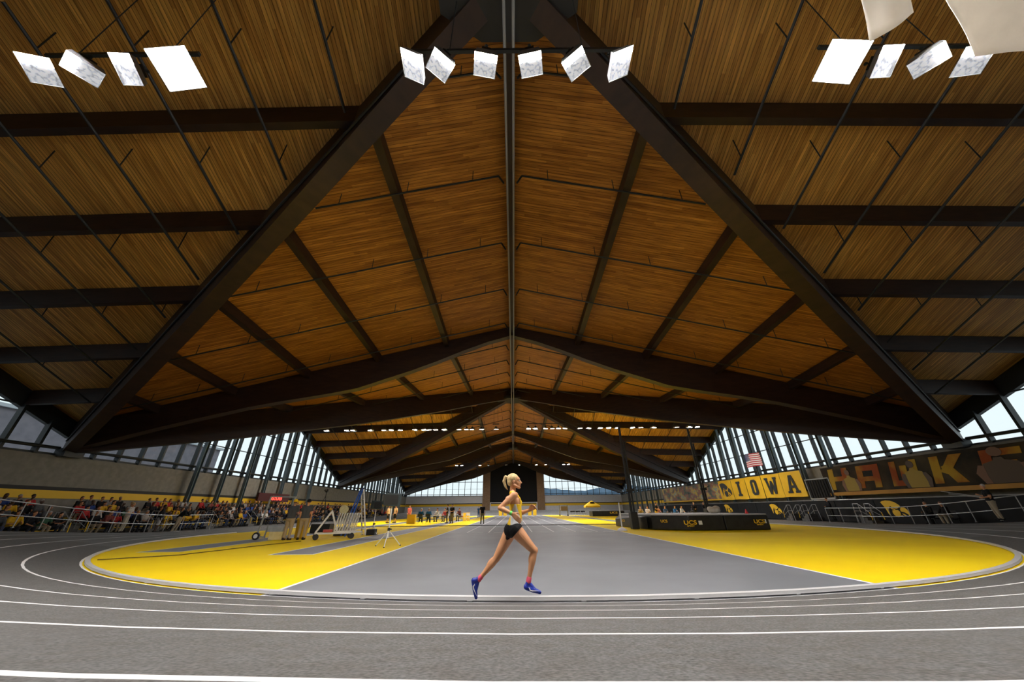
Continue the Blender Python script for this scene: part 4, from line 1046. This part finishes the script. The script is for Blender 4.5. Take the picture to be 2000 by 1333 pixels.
# ---- the crowd on the left bleachers
rc = random.Random(11)
protos = []
TOPS = [((.012, .012, .014), 'black'), ((.08, .085, .09), 'dark grey'), ((.60, .36, .02), 'gold'), ((.40, .03, .03), 'red'), ((.03, .06, .22), 'navy blue'), ((.48, .47, .45), 'white'), ((.25, .23, .22), 'light grey'), ((.22, .06, .05), 'maroon'), ((.05, .12, .07), 'green')]
TW = [11, 5, 3.2, 1.6, 2, 2.2, 2, 1.2, .7]
HAIRS = [((.02, .014, .01), 'black hair'), ((.10, .05, .025), 'brown hair'), ((.45, .30, .14), 'blond hair'), ((.35, .33, .31), 'grey hair')]
def proto(v):
    J = J_sit(v); p = parts_of(J); g = parts_of(J, 1.05, .016)
    parts = [(merge(p['head'], p['hand'], p['farm']), 0), (merge(g['torso'], g['uarm'], g['farm'] if v % 2 else g['uarm']), 1), (merge(g['leg'], g['shank']), 2), (p['foot'], 4)]
    mv, mf_, mm = [], [], []
    def put(me, idx):
        b0 = len(mv); mv.extend([tuple(x.co) for x in me.vertices]); mf_.extend([tuple(i + b0 for i in q.vertices) for q in me.polygons]); mm.extend([idx] * len(me.polygons)); bpy.data.meshes.remove(me)
    for b_, i in parts: put(remesh(b_, .022, 2), i)
    put(hair_mesh(J, .022, v % 3 == 0), 3)
    me = bpy.data.meshes.new('seated_spectator'); me.from_pydata(mv, [], mf_); me.polygons.foreach_set('material_index', mm); me.polygons.foreach_set('use_smooth', [True] * len(mm))
    for k in range(5): me.materials.append(SKIN[0])
    me.update(); return me
protos = [proto(v) for v in range(7)]
TR_ = [((.02, .022, .03), 'dark trousers'), ((.05, .07, .13), 'blue jeans'), ((.30, .25, .17), 'khaki trousers')]
rown = ['front', 'second', 'third', 'top']
BX = [-25.95, -26.62, -27.3, -27.98]; BZ = [.42, .72, 1.02, 1.32]
cnt = 0; seen = {}
SECN = ['first', 'second', 'third', 'fourth', 'fifth', 'sixth', 'seventh', 'eighth', 'ninth', 'tenth', 'eleventh', 'twelfth', 'thirteenth']
for row, ylo, yhi in [(r_, q * 5 + 18.0, q * 5 + 23.0) for q in range(12) for r_ in range(4)]:
    y = ylo + .3 + rc.random() * .2
    while y < yhi and cnt < 288:
        if rc.random() > .05 and .3 < ((y - 18.0) % 5.0) < 3.85:
            ti = rc.choices(range(len(TOPS)), TW)[0]; hi = rc.choices(range(4), (4, 5, 2, 1))[0]; bi = rc.choices(range(3), (5, 3, 2))[0]; si = rc.choices((0, 1, 2), (6, 2, 2))[0]
            o = bpy.data.objects.new('person', protos[rc.randrange(7)]); C.objects.link(o)
            o.location = (BX[row], y, BZ[row] + .045); o.rotation_euler = (0, 0, R(-90 + rc.uniform(-14, 14))); s_ = rc.uniform(.92, 1.06); o.scale = (s_, s_, s_)
            for k, mt in enumerate((SKIN[si], cloth(TOPS[ti][0]), cloth(TR_[bi][0]), cloth(HAIRS[hi][0]), cloth((.02, .02, .02)))):
                o.material_slots[k].link = 'OBJECT'; o.material_slots[k].material = mt
            sec = int((y - 18.0) // 5); seen[(row, sec)] = seen.get((row, sec), 0) + 1
            tag(o, 'seated spectator, %s top, %s, %s row of the %s bleacher section, %s seat' % (TOPS[ti][1], HAIRS[hi][1], rown[row], SECN[sec], SECN[seen[(row, sec)] - 1]), 'person', 'spectators seated on the left bleachers')
            cnt += 1
        y += (.60 if y < 48 else .85) * rc.uniform(.95, 1.12)
# bleachers
for k in range(12):
    y0 = 18.0 + k * 5.0; root = empty('bleacher', (-27.2, y0 + 2.05, 0), label='%s section of the left bleachers, counted from the camera' % (['first', 'second', 'third', 'fourth', 'fifth', 'sixth', 'seventh', 'eighth', 'ninth', 'tenth', 'eleventh', 'twelfth'][k]), cat='bleacher', group='left bleachers')
    for row in range(4):
        b = MB(); b.box((BX[row] + 27.2 - .05, 0, BZ[row] - .03), (.22, 4.0, .04)); b.build('bench', M['yellow_wall'] if row in (0, 2) else M['grey'], root)
        b = MB(); b.box((BX[row] + 27.2 + .36, 0, BZ[row] - .44), (.3, 4.0, .03)); b.build('foot_board', M['grey'], root)
    b = MB()
    for q in (-1.9, 0, 1.9):
        b.beam((1.35, q, .02), (-1.15, q, 1.2), .05, .05)
        for row in range(4): b.tube((BX[row] + 27.2, q, 0), (BX[row] + 27.2, q, BZ[row] - .05), .025, 6)
    b.beam((1.2, -1.9, .1), (1.2, 1.9, .1), .05, .05); b.build('support_frame', M['dark'], root)
# ---------------------------------------------------------------- field equipment
def word(txt, size, ext, matl, parent, loc, rot, name='lettering', squeeze=1.0):
    cu = bpy.data.curves.new('t', 'FONT'); cu.body = txt; cu.size = size; cu.extrude = ext; cu.align_x = 'CENTER'; cu.offset = size * .02
    to = bpy.data.objects.new('t', cu); C.objects.link(to); dg = bpy.context.evaluated_depsgraph_get(); dg.update()
    tm = bpy.data.meshes.new_from_object(to.evaluated_get(dg)); bpy.data.objects.remove(to)
    for v in tm.vertices: v.co.x *= squeeze
    tm.name = name; tm.materials.clear(); tm.materials.append(matl)
    o = bpy.data.objects.new(name, tm); C.objects.link(o); o.parent = parent; o.location = loc; o.rotation_euler = rot
    return o
M['vinyl'] = noisy('black_vinyl', (.012, .012, .013), (.022, .022, .024), 3, .32, bump=.25)
M['vinyl_top'] = noisy('grey_mat_top', (.42, .43, .46), (.5, .51, .54), 2, .5)
M['gold_print'] = mat('gold_print', (.82, .52, .02), .5)
# pole vault landing mat
root = empty('landing_mat', (11.6, 26.2, 0), label='large black pole vault landing mat with gold lettering right of the sprint lanes', cat='landing mat')
H = .84
secs = [[(8.55, 23.8), (10.2, 22.35), (12.24, 22.35), (12.24, 30.4), (8.35, 30.4)], [(12.28, 22.35), (14.85, 22.35), (14.95, 23.0), (14.95, 30.4), (12.28, 30.4)]]
for p in secs:
    q = [(x - 11.6, y - 26.2) for x, y in p]
    b = MB(); b.prism(q, 0.02, H - .05); b.build('mat_section', M['vinyl'], root, bevel=.05)
    b = MB(); cx = sum(x for x, _ in q) / len(q); cy = sum(y for _, y in q) / len(q); b.prism([(cx + (x - cx) * .985, cy + (y - cy) * .985) for x, y in q], H - .05, H + .01); b.build('top_cover', M['vinyl_top'], root, bevel=.02)
b = MB(); w = [(7.85 - 11.6, 29.6 - 26.2), (8.33 - 11.6, 24.0 - 26.2), (8.33 - 11.6, 30.2 - 26.2)]
vs = [(x, y, .02) for x, y in w] + [(w[0][0], w[0][1], .5), (w[1][0], w[1][1], .74), (w[2][0], w[2][1], .74)]
b.add(vs, [(2, 1, 0), (3, 4, 5), (0, 1, 4, 3), (1, 2, 5, 4), (2, 0, 3, 5)]); b.build('sloped_wing', M['vinyl'], root, bevel=.02)
fz = (R(90), 0, 0)
word('UCS', .30, .004, M['gold_print'], root, (10.23 - 11.6, 22.30 - 26.2, .33), fz, squeeze=1.35)
word('SPIRIT', .105, .003, M['gold_print'], root, (10.23 - 11.6, 22.30 - 26.2, .22), fz, 'small_lettering', 1.6)
b = MB(); b.box((10.83 - 11.6, 22.32 - 26.2, .42), (.2, .02, .2)); b.build('white_patch', M['wmetal'], root)
word('UCS', .28, .004, M['gold_print'], root, (14.25 - 11.6, 22.30 - 26.2, .36), fz, squeeze=1.25)
word('SPIRIT', .09, .003, M['gold_print'], root, (14.25 - 11.6, 22.30 - 26.2, .26), fz, 'small_lettering', 1.6)
b = MB(); b.box((14.63 - 11.6, 22.32 - 26.2, .46), (.06, .02, .2)); b.build('white_patch', M['wmetal'], root)
ang = math.atan2(22.35 - 23.8, 10.2 - 8.55)
word('UCS', .2, .004, M['gold_print'], root, (9.1 - 11.6, 23.26 - 26.2, .42), (R(90), 0, ang), squeeze=1.1)
word('UCS', .2, .004, M['gold_print'], root, (7.98 - 11.6, 28.0 - 26.2, .34), (R(90), 0, math.atan2(-5.6, .48)), squeeze=1.6)
# vault uprights
def upright():
    root = empty('vault_upright')
    b = MB(); b.box((0, 0, .5), (.46, .5, 1.0)); b.build('base_pad', M['black'], root, bevel=.04)
    b = MB(); b.tube((-.08, 0, .9), (-.08, 0, 6.7), .085, 10); b.tube((.1, .0, .9), (.1, 0, 5.6), .065, 10)
    for z in (1.6, 3.0, 4.6): b.box((0, 0, z), (.34, .12, .08))
    b.build('pole', M['black_wall'], root)
    b = MB(); b.box((.05, -.02, 2.3), (.5, .12, .16)); b.tube((.1, -.05, 2.35), (.55, -.05, 2.5), .02, 6); b.build('bar_bracket', M['black'], root)
    return root
u = upright(); u.location = (7.84, 25.0, 0); tag(u, 'tall black pole vault upright standing at the left end of the landing mat', 'upright', 'pole vault uprights')
u2 = copy_tree(u, (13.45, 30.75, 0), 0, 'tall black pole vault upright rising behind the middle of the landing mat')
u2.location = (15.75, 30.75, 0); u2.scale = (1, 1, 1.12)
# white post
root = empty('marker_post', (6.42, 22.95, 0), label='white post on a round white base at the corner of the sprint lanes', cat='post')
b = MB(); b.lathe([(.28, 0), (.29, .03), (.26, .09), (.16, .15), (.05, .19)], 20); b.build('base', M['wmetal'], root, smooth=True)
b = MB(); b.tube((0, 0, .15), (0, 0, 1.52), .04, 12); b.build('post', M['wmetal'], root)
# things lying on the mat
b = MB(); b.ball((0, 0, .2), (.42, .3, .22), n=16, k=10); b.ball((.2, .05, .32), (.25, .22, .16)); b.ball((-.25, 0, .28), (.2, .22, .16)); o = b.build('equipment_bag', noisy('cream_cloth', (.62, .55, .42), (.7, .64, .52), 4, .8, bump=.4), smooth=True)
o.location = (13.95, 26.4, H - .005); tag(o, 'cream soft bag lying on the landing mat behind the front edge', 'bag')
b = MB(); b.lathe([(.13, 0), (.13, .02), (.09, .02), (.02, .24), (.0005, .25)], 14); o = b.build('small_cone', mat('red_plastic', (.75, .03, .03), .5)); o.location = (14.2, 23.2, H + .01); tag(o, 'small red cone standing on the landing mat', 'cone')
# tripod stands with black boxes
def tripod(box=(.62, .3, .46), h=1.36, tilt_=.25):
    root = empty('tripod_stand')
    b = MB(); b.tube((0, 0, .28), (0, 0, h), .024, 10); b.build('pole', M['wmetal'], root)
    b = MB(); b.tube((0, 0, .52), (0, 0, .62), .05, 10); b.box((.06, 0, .57), (.1, .03, .04)); b.build('collar', M['black'], root)
    for k in range(3):
        a = R(-90 + 120 * k + 8); p = (math.cos(a) * .52, math.sin(a) * .52, .02)
        b = MB(); b.tube((0, 0, .55), p, .015, 8); lg = b.build('leg', M['wmetal'], root)
        b = MB(); b.ball(p, (.03, .03, .02)); b.build('rubber_foot', M['black'], lg)
        b = MB(); b.tube((0, 0, .27), (p[0] * .55, p[1] * .55, .27), .008, 6); b.build('brace', M['black'], root)
    b = MB(); b.box((0, 0, h + box[2] / 2), box, rot=(0, tilt_ * .3, tilt_)); bb = b.build('speaker_box', mat('dark_grey_box', (.03, .045, .05), .5), root, bevel=.02)
    b = MB(); b.box((0, -box[1] / 2 - .01, h + box[2] / 2), (box[0] * .8, .02, box[2] * .75), rot=(0, 0, tilt_)); b.build('grille', M['black'], bb)
    return root
t = tripod(); t.location = (-4.78, 14.75, 0); tag(t, 'silver tripod stand with a dark box on top, nearest on the yellow floor', 'tripod stand', 'tripod stands on the infield')
t2 = copy_tree(t, (-8.0, 21.9, 0), R(40), 'silver tripod stand with a dark box behind the white ladder')
t2.scale = (.95, .95, .95)
# camera tripod
root = empty('camera_tripod', (-15.3, 30.2, 0), label='tall black tripod with a camera on top above the crowd', cat='tripod')
for k in range(3):
    a = R(90 + 120 * k); b = MB(); b.tube((0, 0, 2.35), (math.cos(a) * .75, math.sin(a) * .75, .01), .02, 6); b.build('leg', M['black'], root)
b = MB(); b.tube((0, 0, 2.2), (0, 0, 2.62), .03, 8); b.box((0, 0, 2.62), (.12, .12, .06)); b.build('head', M['black'], root)
b = MB(); b.box((0, 0, 2.75), (.22, .16, .2)); b.tube((0, -.08, 2.76), (0, -.3, 2.74), .06, 10); b.tube((.1, 0, 2.8), (.3, .1, 2.95), .012, 6); b.build('camera', M['black'], root)
# wheeled frame with box
root = empty('wheeled_frame', (-11.85, 18.75, 0), rz=.08, label='tall grey rectangular frame on a small wheel, left of the two officials', cat='frame')
b = MB(); b.beam((-.55, 0, .2), (-.38, 0, 1.9), .06, .06); b.beam((.62, 0, .55), (.80, 0, 1.9), .06, .06); b.beam((-.38, 0, 1.9), (.80, 0, 1.87), .06, .06); b.beam((-.5, 0, .62), (.62, 0, .62), .05, .05); b.beam((-.2, 0, .1), (-.15, 0, .62), .05, .05); b.beam((-.6, 0, .16), (-.15, 0, .12), .05, .05); b.build('frame', M['rail'], root)
b = MB(); b.tube((-.58, -.04, .17), (-.58, .04, .17), .165, 20); wh = b.build('wheel', M['black'], root)
b = MB(); b.tube((-.58, -.05, .17), (-.58, .05, .17), .095, 16); b.build('hub', M['wmetal'], wh)
b = MB(); b.box((.3, .05, .475), (.72, .4, .25)); b.build('metal_box', noisy('galvanised_box', (.38, .42, .46), (.48, .52, .56), 6, .4, metal=.5), root, bevel=.01)
b = MB(); b.box((.38, .05, .18), (.62, .4, .34)); b.build('crate', noisy('tan_crate', (.62, .5, .22), (.70, .58, .28), 6, .8), root, bevel=.01)
# yellow bin behind the officials
b = MB(); b.lathe([(.24, 0), (.27, .02), (.30, .84), (.33, .86), (.33, .9), (.28, .9)], 20); o = b.build('yellow_bin', M['yellow_wall']); o.location = (-10.95, 19.9, 0); tag(o, 'yellow bin standing behind the two officials', 'bin')
# hurdle cart
M['offwhite'] = mat('off_white_metal', (.66, .64, .60), .45)
root = empty('hurdle_cart', (-8.75, 18.95, 0), rz=.5, label='off-white A-frame cart loaded with stacked hurdles on black wheels', cat='cart')
b = MB(); W_, D_ = 1.75, .62
for yy in (-D_ / 2, D_ / 2):
    b.beam((-W_ / 2, yy, .26), (W_ / 2, yy, .26), .05, .06); b.beam((-W_ / 2, yy, .28), (-W_ / 2 + .55, yy, 1.22), .05, .05); b.beam((-W_ / 2 + .95, yy, .28), (-W_ / 2 + .55, yy, 1.22), .05, .05)
for xx in (-W_ / 2, -W_ / 2 + .95, W_ / 2): b.beam((xx, -D_ / 2, .26), (xx, D_ / 2, .26), .05, .05)
b.beam((-W_ / 2 + .55, -D_ / 2, 1.22), (-W_ / 2 + .55, D_ / 2, 1.22), .05, .05); b.beam((W_ / 2, -D_ / 2, .28), (W_ / 2, -D_ / 2, .65), .04, .04); b.beam((W_ / 2, D_ / 2, .28), (W_ / 2, D_ / 2, .65), .04, .04)
b.build('frame', M['offwhite'], root)
for xx, yy in ((-W_ / 2 + .05, -D_ / 2), (-W_ / 2 + .05, D_ / 2), (W_ / 2 - .15, -D_ / 2), (W_ / 2 - .15, D_ / 2)):
    b = MB(); b.tube((xx, yy - .035, .125), (xx, yy + .035, .125), .125, 18); b.box((xx, yy, .21), (.05, .1, .1)); b.build('wheel', M['black'], root)
for k in range(9):
    h = empty('hurdle', (0, 0, 0)); h.parent = root; h.location = (-.08 + k * .115, 0, .3); h.rotation_euler = (0, .16, 0)
    b = MB(); b.path([(0, -.27, .0), (0, -.27, .78), ], .02, 6); b.path([(0, .27, 0), (0, .27, .78)], .02, 6); b.path([(.0, -.27, .03), (.42, -.27, .03)], .02, 6); b.path([(0, .27, .03), (.42, .27, .03)], .02, 6); b.tube((0, -.27, .3), (0, .27, .3), .014, 6); b.build('hurdle_frame', M['offwhite'], h)
    b = MB(); b.box((0, 0, .80), (.03, .62, .08)); b.build('crossboard', M['wmetal'], h)
b = MB(); b.box((-.35, 0, .36), (.4, .4, .1)); b.build('red_tray', mat('red_tray', (.45, .06, .04), .6), root)
b = MB(); b.lathe([(.02, -.03), (.2, -.03), (.22, 0), (.2, .03), (.02, .03)], 20, M=Matrix.Translation((.2, 0, 1.28)) @ Matrix.Rotation(R(70), 4, 'X')); b.build('straw_disc', noisy('straw', (.36, .32, .16), (.46, .41, .22), 12, .8), root)
# tall ladder with camera
root = empty('step_ladder', (-8.75, 21.3, 0), rz=.75, label='tall blue and white step ladder standing behind the hurdle cart', cat='ladder')
b = MB()
for s in (-1, 1): b.beam((.50, s * .26, .0), (.02, s * .16, 2.35), .03, .07)
for k in range(7): z = .3 + k * .3; x_ = .50 - .48 * z / 2.35; w_ = .26 - .1 * z / 2.35; b.box((x_, 0, z), (.1, 2 * w_, .03))
b.build('white_side', M['wmetal'], root)
b = MB()
for s in (-1, 1): b.beam((-.62, s * .3, .0), (-.02, s * .14, 2.38), .04, .08)
for z in (.6, 1.3, 2.0): b.box((-.62 + .6 * z / 2.38, 0, z), (.04, .5 - .12 * z, .04))
b.build('blue_side', mat('ladder_blue', (.02, .09, .40), .45), root)
b = MB(); b.box((0, 0, 2.38), (.3, .36, .05)); b.build('top_cap', mat('navy_cap', (.015, .03, .09), .5), root)
root2 = empty('remote_camera', (-8.75, 21.3, 2.405), rz=.4, label='black remote camera clamped on top of the tall ladder', cat='camera')
b = MB(); b.tube((0, 0, 0), (0, 0, .12), .03, 8); b.build('clamp', M['black'], root2)
b = MB(); b.box((0, 0, .2), (.15, .1, .16)); b.tube((0, -.05, .2), (0, -.2, .2), .045, 12); b.build('camera_body', M['black'], root2)
# dark cases and cart behind
for i, (x, y, w, d, h, lab) in enumerate([(-9.6, 21.6, .7, .5, .42, 'low black equipment case right behind the hurdle cart'), (-12.2, 24.5, 1.2, .6, .5, 'long black equipment case left of the yellow bin'), (-7.95, 21.6, .45, .4, .3, 'small black case at the foot of the ladder')]):
    b = MB(); b.box((0, 0, h / 2), (w, d, h)); b.box((0, -d / 2 - .01, h * .75), (w * .3, .02, .04)); o = b.build('equipment_case', M['black'], bevel=.02); o.location = (x, y, 0); tag(o, lab, 'case')
# red led scoreboard
root = empty('led_scoreboard', (-28.12, 43.5, 2.72), label='dark red scoreboard with glowing red characters on the left wall', cat='scoreboard')
b = MB(); b.box((0, 0, 0), (.25, 5.6, .85)); b.build('cabinet', mat('maroon_cabinet', (.06, .008, .01), .5), root)
M['led'] = mat('red_led', (.9, .05, .03), .5, emit=(1, .06, .04), es=2.2)
word('6:08', .62, .006, M['led'], root, (.13, .4, -.26), (R(90), 0, R(90)), 'led_characters', 1.9)
# yellow lectern, blue jackets, tables and chairs
root = empty('scoring_table', (-9.1, 39.4, 0), label='white scoring table with a yellow front panel beside the middle runway', cat='table')
b = MB(); b.box((0, 0, .72), (3.2, .7, .04)); b.build('tabletop', M['wmetal'], root)
for x in (-1.5, 1.5):
    for y in (-.3, .3): b = MB(); b.tube((x, y, 0), (x, y, .70), .018, 6); b.build('leg', M['rail'], root)
b = MB(); b.box((-.95, -.95, .43), (.78, .5, .82)); o = b.build('yellow_box', noisy('amber_box', (.60, .36, .01), (.7, .43, .02), 2, .6), bevel=.02); o.location = (-9.1, 38.4, .02); tag(o, 'amber yellow box in front of the scoring table', 'box')
def chair(lab, x, y, rz, colr, grp):
    root = empty('folding_chair', (x, y, 0), rz=rz, label=lab, cat='chair', group=grp)
    b = MB(); b.box((0, 0, .44), (.5, .42, .03)); b.build('seat', colr, root)
    b = MB(); b.box((0, -.27, .76), (.5, .03, .24)); b.build('backrest', colr, root)
    for s in (-1, 1): b = MB(); b.path([(s * .26, .2, .0), (s * .26, .0, .42), (s * .26, -.27, .86)], .012, 6); b.path([(s * .26, -.24, 0), (s * .26, .14, .43)], .012, 6); b.build('side_frame', M['rail'], root)
    return root
for i in range(5): chair('cream folding chair, %s in the line right of the amber box' % ordinal(i), -8.1 + i * .68, 40.5 + i * .75, R(150), M['offwhite'], 'cream folding chairs at the scoring table')
for i, (x, y) in enumerate(((-9.5, 38.75), (-8.7, 38.75))):
    person('p', J_sit(8 + i), (.015, .10, .20), (.02, .02, .03), 0, loc=(x, y, .505), rz=R(8), long_sleeve=True, hair=(.3, .3, .32), voxel=.018, label=['seated official in a teal blue jacket behind the amber box', 'seated official in a teal blue jacket right of the amber box'][i])
    chair(['folding chair under the official behind the amber box', 'folding chair under the official right of the amber box'][i], x, y, 0, M['black'], 'dark folding chairs at the scoring table')
for i in range(4): person('p', J_sit(12 + i), [(.6, .57, .5), (.5, .06, .05), (.55, .55, .56), (.1, .02, .02)][i], (.1, .1, .1), 0, loc=(-8.1 + i * .68, 40.5 + i * .75, .505), rz=R(150), long_sleeve=True, voxel=.02, label=['seated person in a cream top', 'seated person in a red top', 'seated person in a white top', 'seated person in a dark maroon top'][i] + ' in the cream chairs at the scoring table')
# yellow crash pads and bins on the lanes
for i, (x, y) in enumerate(((-2.9, 83), (-1.9, 83), (3.5, 83), (4.6, 83))):
    b = MB(); b.lathe([(.36, 0), (.38, .03), (.38, 1.15), (.33, 1.2)], 16); o = b.build('crash_pad', M['yellow_wall'], smooth=False); o.location = (x, y, 0.01); tag(o, '%s yellow crash pad from the left at the end of the sprint lanes' % ordinal(i), 'crash pad', 'yellow crash pads at the lane ends')
for i, (x, y) in enumerate(((-6.1, 47.2), (-5.75, 48.0))):
    b = MB(); b.box((0, 0, .42), (.34, .4, .84)); b.box((0, 0, .87), (.38, .44, .06)); o = b.build('yellow_bin', M['yellow_wall'], bevel=.02); o.location = (x, y, 0.003); tag(o, ['yellow box bin left of the man walking away', 'second yellow box bin just behind the first'][i], 'bin')
# white low item on the lanes side
b = MB(); b.box((0, 0, .1), (1.6, .5, .2)); o = b.build('marker_board', mat('red_board', (.5, .08, .04), .6)); o.location = (-9.8, 72, 0); tag(o, 'low red board lying on the far yellow floor', 'board')
# far equipment cart
root = empty('equipment_trolley', (10.0, 76, 0), label='grey equipment trolley standing on the far yellow floor', cat='trolley')
b = MB()
for x in (-.8, .8):
    for y in (-.4, .4): b.tube((x, y, .1), (x, y, 1.9), .05, 6)
b.box((0, 0, 1.9), (1.7, .9, .08)); b.box((0, 0, .9), (1.7, .9, .06)); b.build('frame', M['grey'], root)
b = MB(); b.box((.1, 0, 1.32), (1.3, .8, .78)); b.build('cargo', mat('brown_boxes', (.30, .22, .15), .8), root, bevel=.05)
for x in (-.8, .8):
    for y in (-.4, .4): b = MB(); b.tube((x, y - .05, .1), (x, y + .05, .1), .1, 10); b.build('wheel', M['black'], root)
# far high jump mat
root = empty('landing_mat', (16.6, 68, 0), label='small black high jump mat with gold lettering far behind the white post', cat='landing mat')
b = MB(); b.box((0, 0, .42), (5.6, 3, .84)); b.build('mat_body', M['vinyl'], root, bevel=.05); word('UCS', .42, .006, M['gold_print'], root, (.9, -1.51, .42), fz, squeeze=1.7)
for i in range(6): chair('dark folding chair, %s from the left beside the far black mat' % ordinal(i), 10.6 + i * .5, 69.5 + (i % 2) * .6, R(170 + i * 7), M['black'], 'dark folding chairs by the far mat')
# yellow canopy
root = empty('canopy_tent', (16.3, 78.5, 0), label='yellow canopy tent with a dark emblem by the far right corner', cat='canopy')
b = MB(); b.add([(-1.5, -1.2, 1.75), (1.5, -1.2, 1.75), (1.5, 1.2, 1.75), (-1.5, 1.2, 1.75), (0, 0, 2.75), (-1.5, -1.2, 1.45), (1.5, -1.2, 1.45), (1.5, 1.2, 1.45), (-1.5, 1.2, 1.45)], [(0, 1, 4), (1, 2, 4), (2, 3, 4), (3, 0, 4), (0, 5, 6, 1), (1, 6, 7, 2), (2, 7, 8, 3), (3, 8, 5, 0)])
o = b.build('canopy', M['yellow_wall'], root); o.modifiers.new('t', 'SOLIDIFY').thickness = .03
b = MB(); b.ball((0, -.66, 2.3), (.5, .06, .22)); b.build('emblem', M['letter'], root)
for x in (-1.45, 1.45):
    for y in (-1.15, 1.15): b = MB(); b.tube((x, y, 0), (x, y, 1.75), .03, 6); b.build('leg', M['rail'], root)
# people and chairs behind the landing mat
cols = [((.3, .22, .12), 'brown'), ((.55, .5, .48), 'pale'), ((.45, .2, .2), 'red and white'), ((.06, .1, .2), 'blue'), ((.03, .12, .3), 'bright blue'), ((.5, .5, .45), 'cream'), ((.04, .04, .05), 'black')]
for i in range(7):
    x = 14.2 + i * .95; y = 42.5 + (i % 2) * .4
    person('p', J_sit(20 + i), cols[i][0], (.1, .1, .12), 0, loc=(x, y, .505), rz=R(170 + i * 8), voxel=.022, long_sleeve=True, label='seated person in a %s top, %s of the seven behind the landing mat' % (cols[i][1], ordinal(i)), group='people seated behind the landing mat')
    chair('dark folding chair, %s of the seven behind the landing mat' % ordinal(i), x, y, R(170 + i * 8), M['black'], 'folding chairs behind the landing mat')
person('p', J_stand(.1, 'front'), (.012, .012, .013), (.45, .30, .05), 0, loc=(15.2, 40.5, 0), rz=R(-140), voxel=.02, label='standing person in a black top and mustard trousers behind the left end of the mat')
person('p', J_stand(.0, 'front'), (.012, .012, .016), (.02, .02, .03), 0, loc=(19.6, 41.0, 0), rz=R(170), voxel=.02, long_sleeve=True, hair=(.35, .25, .12), label='standing person in black with brown hair behind the middle of the mat')
person('p', J_stand(.0, 'front'), (.015, .015, .02), (.03, .03, .03), 1, loc=(20.9, 41.5, 0), rz=R(200), voxel=.02, long_sleeve=True, label='standing person in black right of the brown haired one behind the mat')
# cloth pieces hanging from the roof at the top right
M['drape'] = noisy('pale_drape_cloth', (.62, .60, .58), (.78, .76, .74), 2.2, .8)
_n = M['drape'].node_tree; _t = _n.nodes.new('ShaderNodeBsdfTranslucent'); _t.inputs[0].default_value = (.85, .80, .72, 1); _x = _n.nodes.new('ShaderNodeMixShader'); _x.inputs[0].default_value = .45
_n.links.new(_n.nodes['Principled BSDF'].outputs[0], _x.inputs[1]); _n.links.new(_t.outputs[0], _x.inputs[2]); _n.links.new(_x.outputs[0], _n.nodes['Material Output'].inputs[0])
def drape(pts, name, lab, amp, nu=14, nv=10):
    a, b_, c, d = (Vector(p) for p in pts); vs = []
    nrm = (b_ - a).cross(d - a).normalized()
    for i in range(nu + 1):
        for j in range(nv + 1):
            u, v = i / nu, j / nv; p = a.lerp(b_, u).lerp(d.lerp(c, u), v) + nrm * amp * (math.sin(u * 5 + v * 2.5) * .6 + math.sin(v * 6 - u * 2) * .4)
            vs.append(tuple(p))
    mb = MB(); mb.add(vs, [(i * (nv + 1) + j, (i + 1) * (nv + 1) + j, (i + 1) * (nv + 1) + j + 1, i * (nv + 1) + j + 1) for i in range(nu) for j in range(nv)])
    o = mb.build(name, M['drape'], smooth=True); o.modifiers.new('t', 'SOLIDIFY').thickness = .02
    return tag(o, lab, 'cloth', 'pale cloths hanging from the roof')
drape([(5.2, 1.8, 9.1), (5.85, 1.75, 9.0), (6.61, 2.57, 8.4), (6.22, 2.93, 8.35)], 'hanging_cloth', 'folded pale cloth hanging under the roof beside the brightest right floodlight', .10)
drape([(6.6, 2.0, 9.1), (9.2, 1.7, 9.2), (9.3, 3.1, 8.4), (8.26, 3.13, 8.3)], 'hanging_cloth', 'large pale cloth hanging in the top right corner above the outer floodlights', .12)
for q, p in enumerate(((5.3, 1.85, 9.05), (7.6, 1.9, 9.1))):
    b = MB(); b.tube(p, (p[0], p[1], roof_z(p[0], p[1]) + .05), .012, 6); tag(b.build('hanging_wire', M['dark']), 'thin wire holding the %s pale cloth under the roof' % ('folded' if q == 0 else 'large'), 'wire')
# peak plates
for c in CC:
    b = MB(); b.prism([(-1.9, c - .6), (-.8, c - 1.25), (.8, c - 1.25), (1.9, c - .6), (1.9, c + .6), (.8, c + 1.25), (-.8, c + 1.25), (-1.9, c + .6)], ZP - 1.6, ZP - 1.3); tag(b.build('peak_plate', M['black_wall']), kind='structure')

for i, (x, y, z, ch) in enumerate([(-19.35, 18.2, .23, '2'), (-16.6, 20.4, .19, '1')]): pass
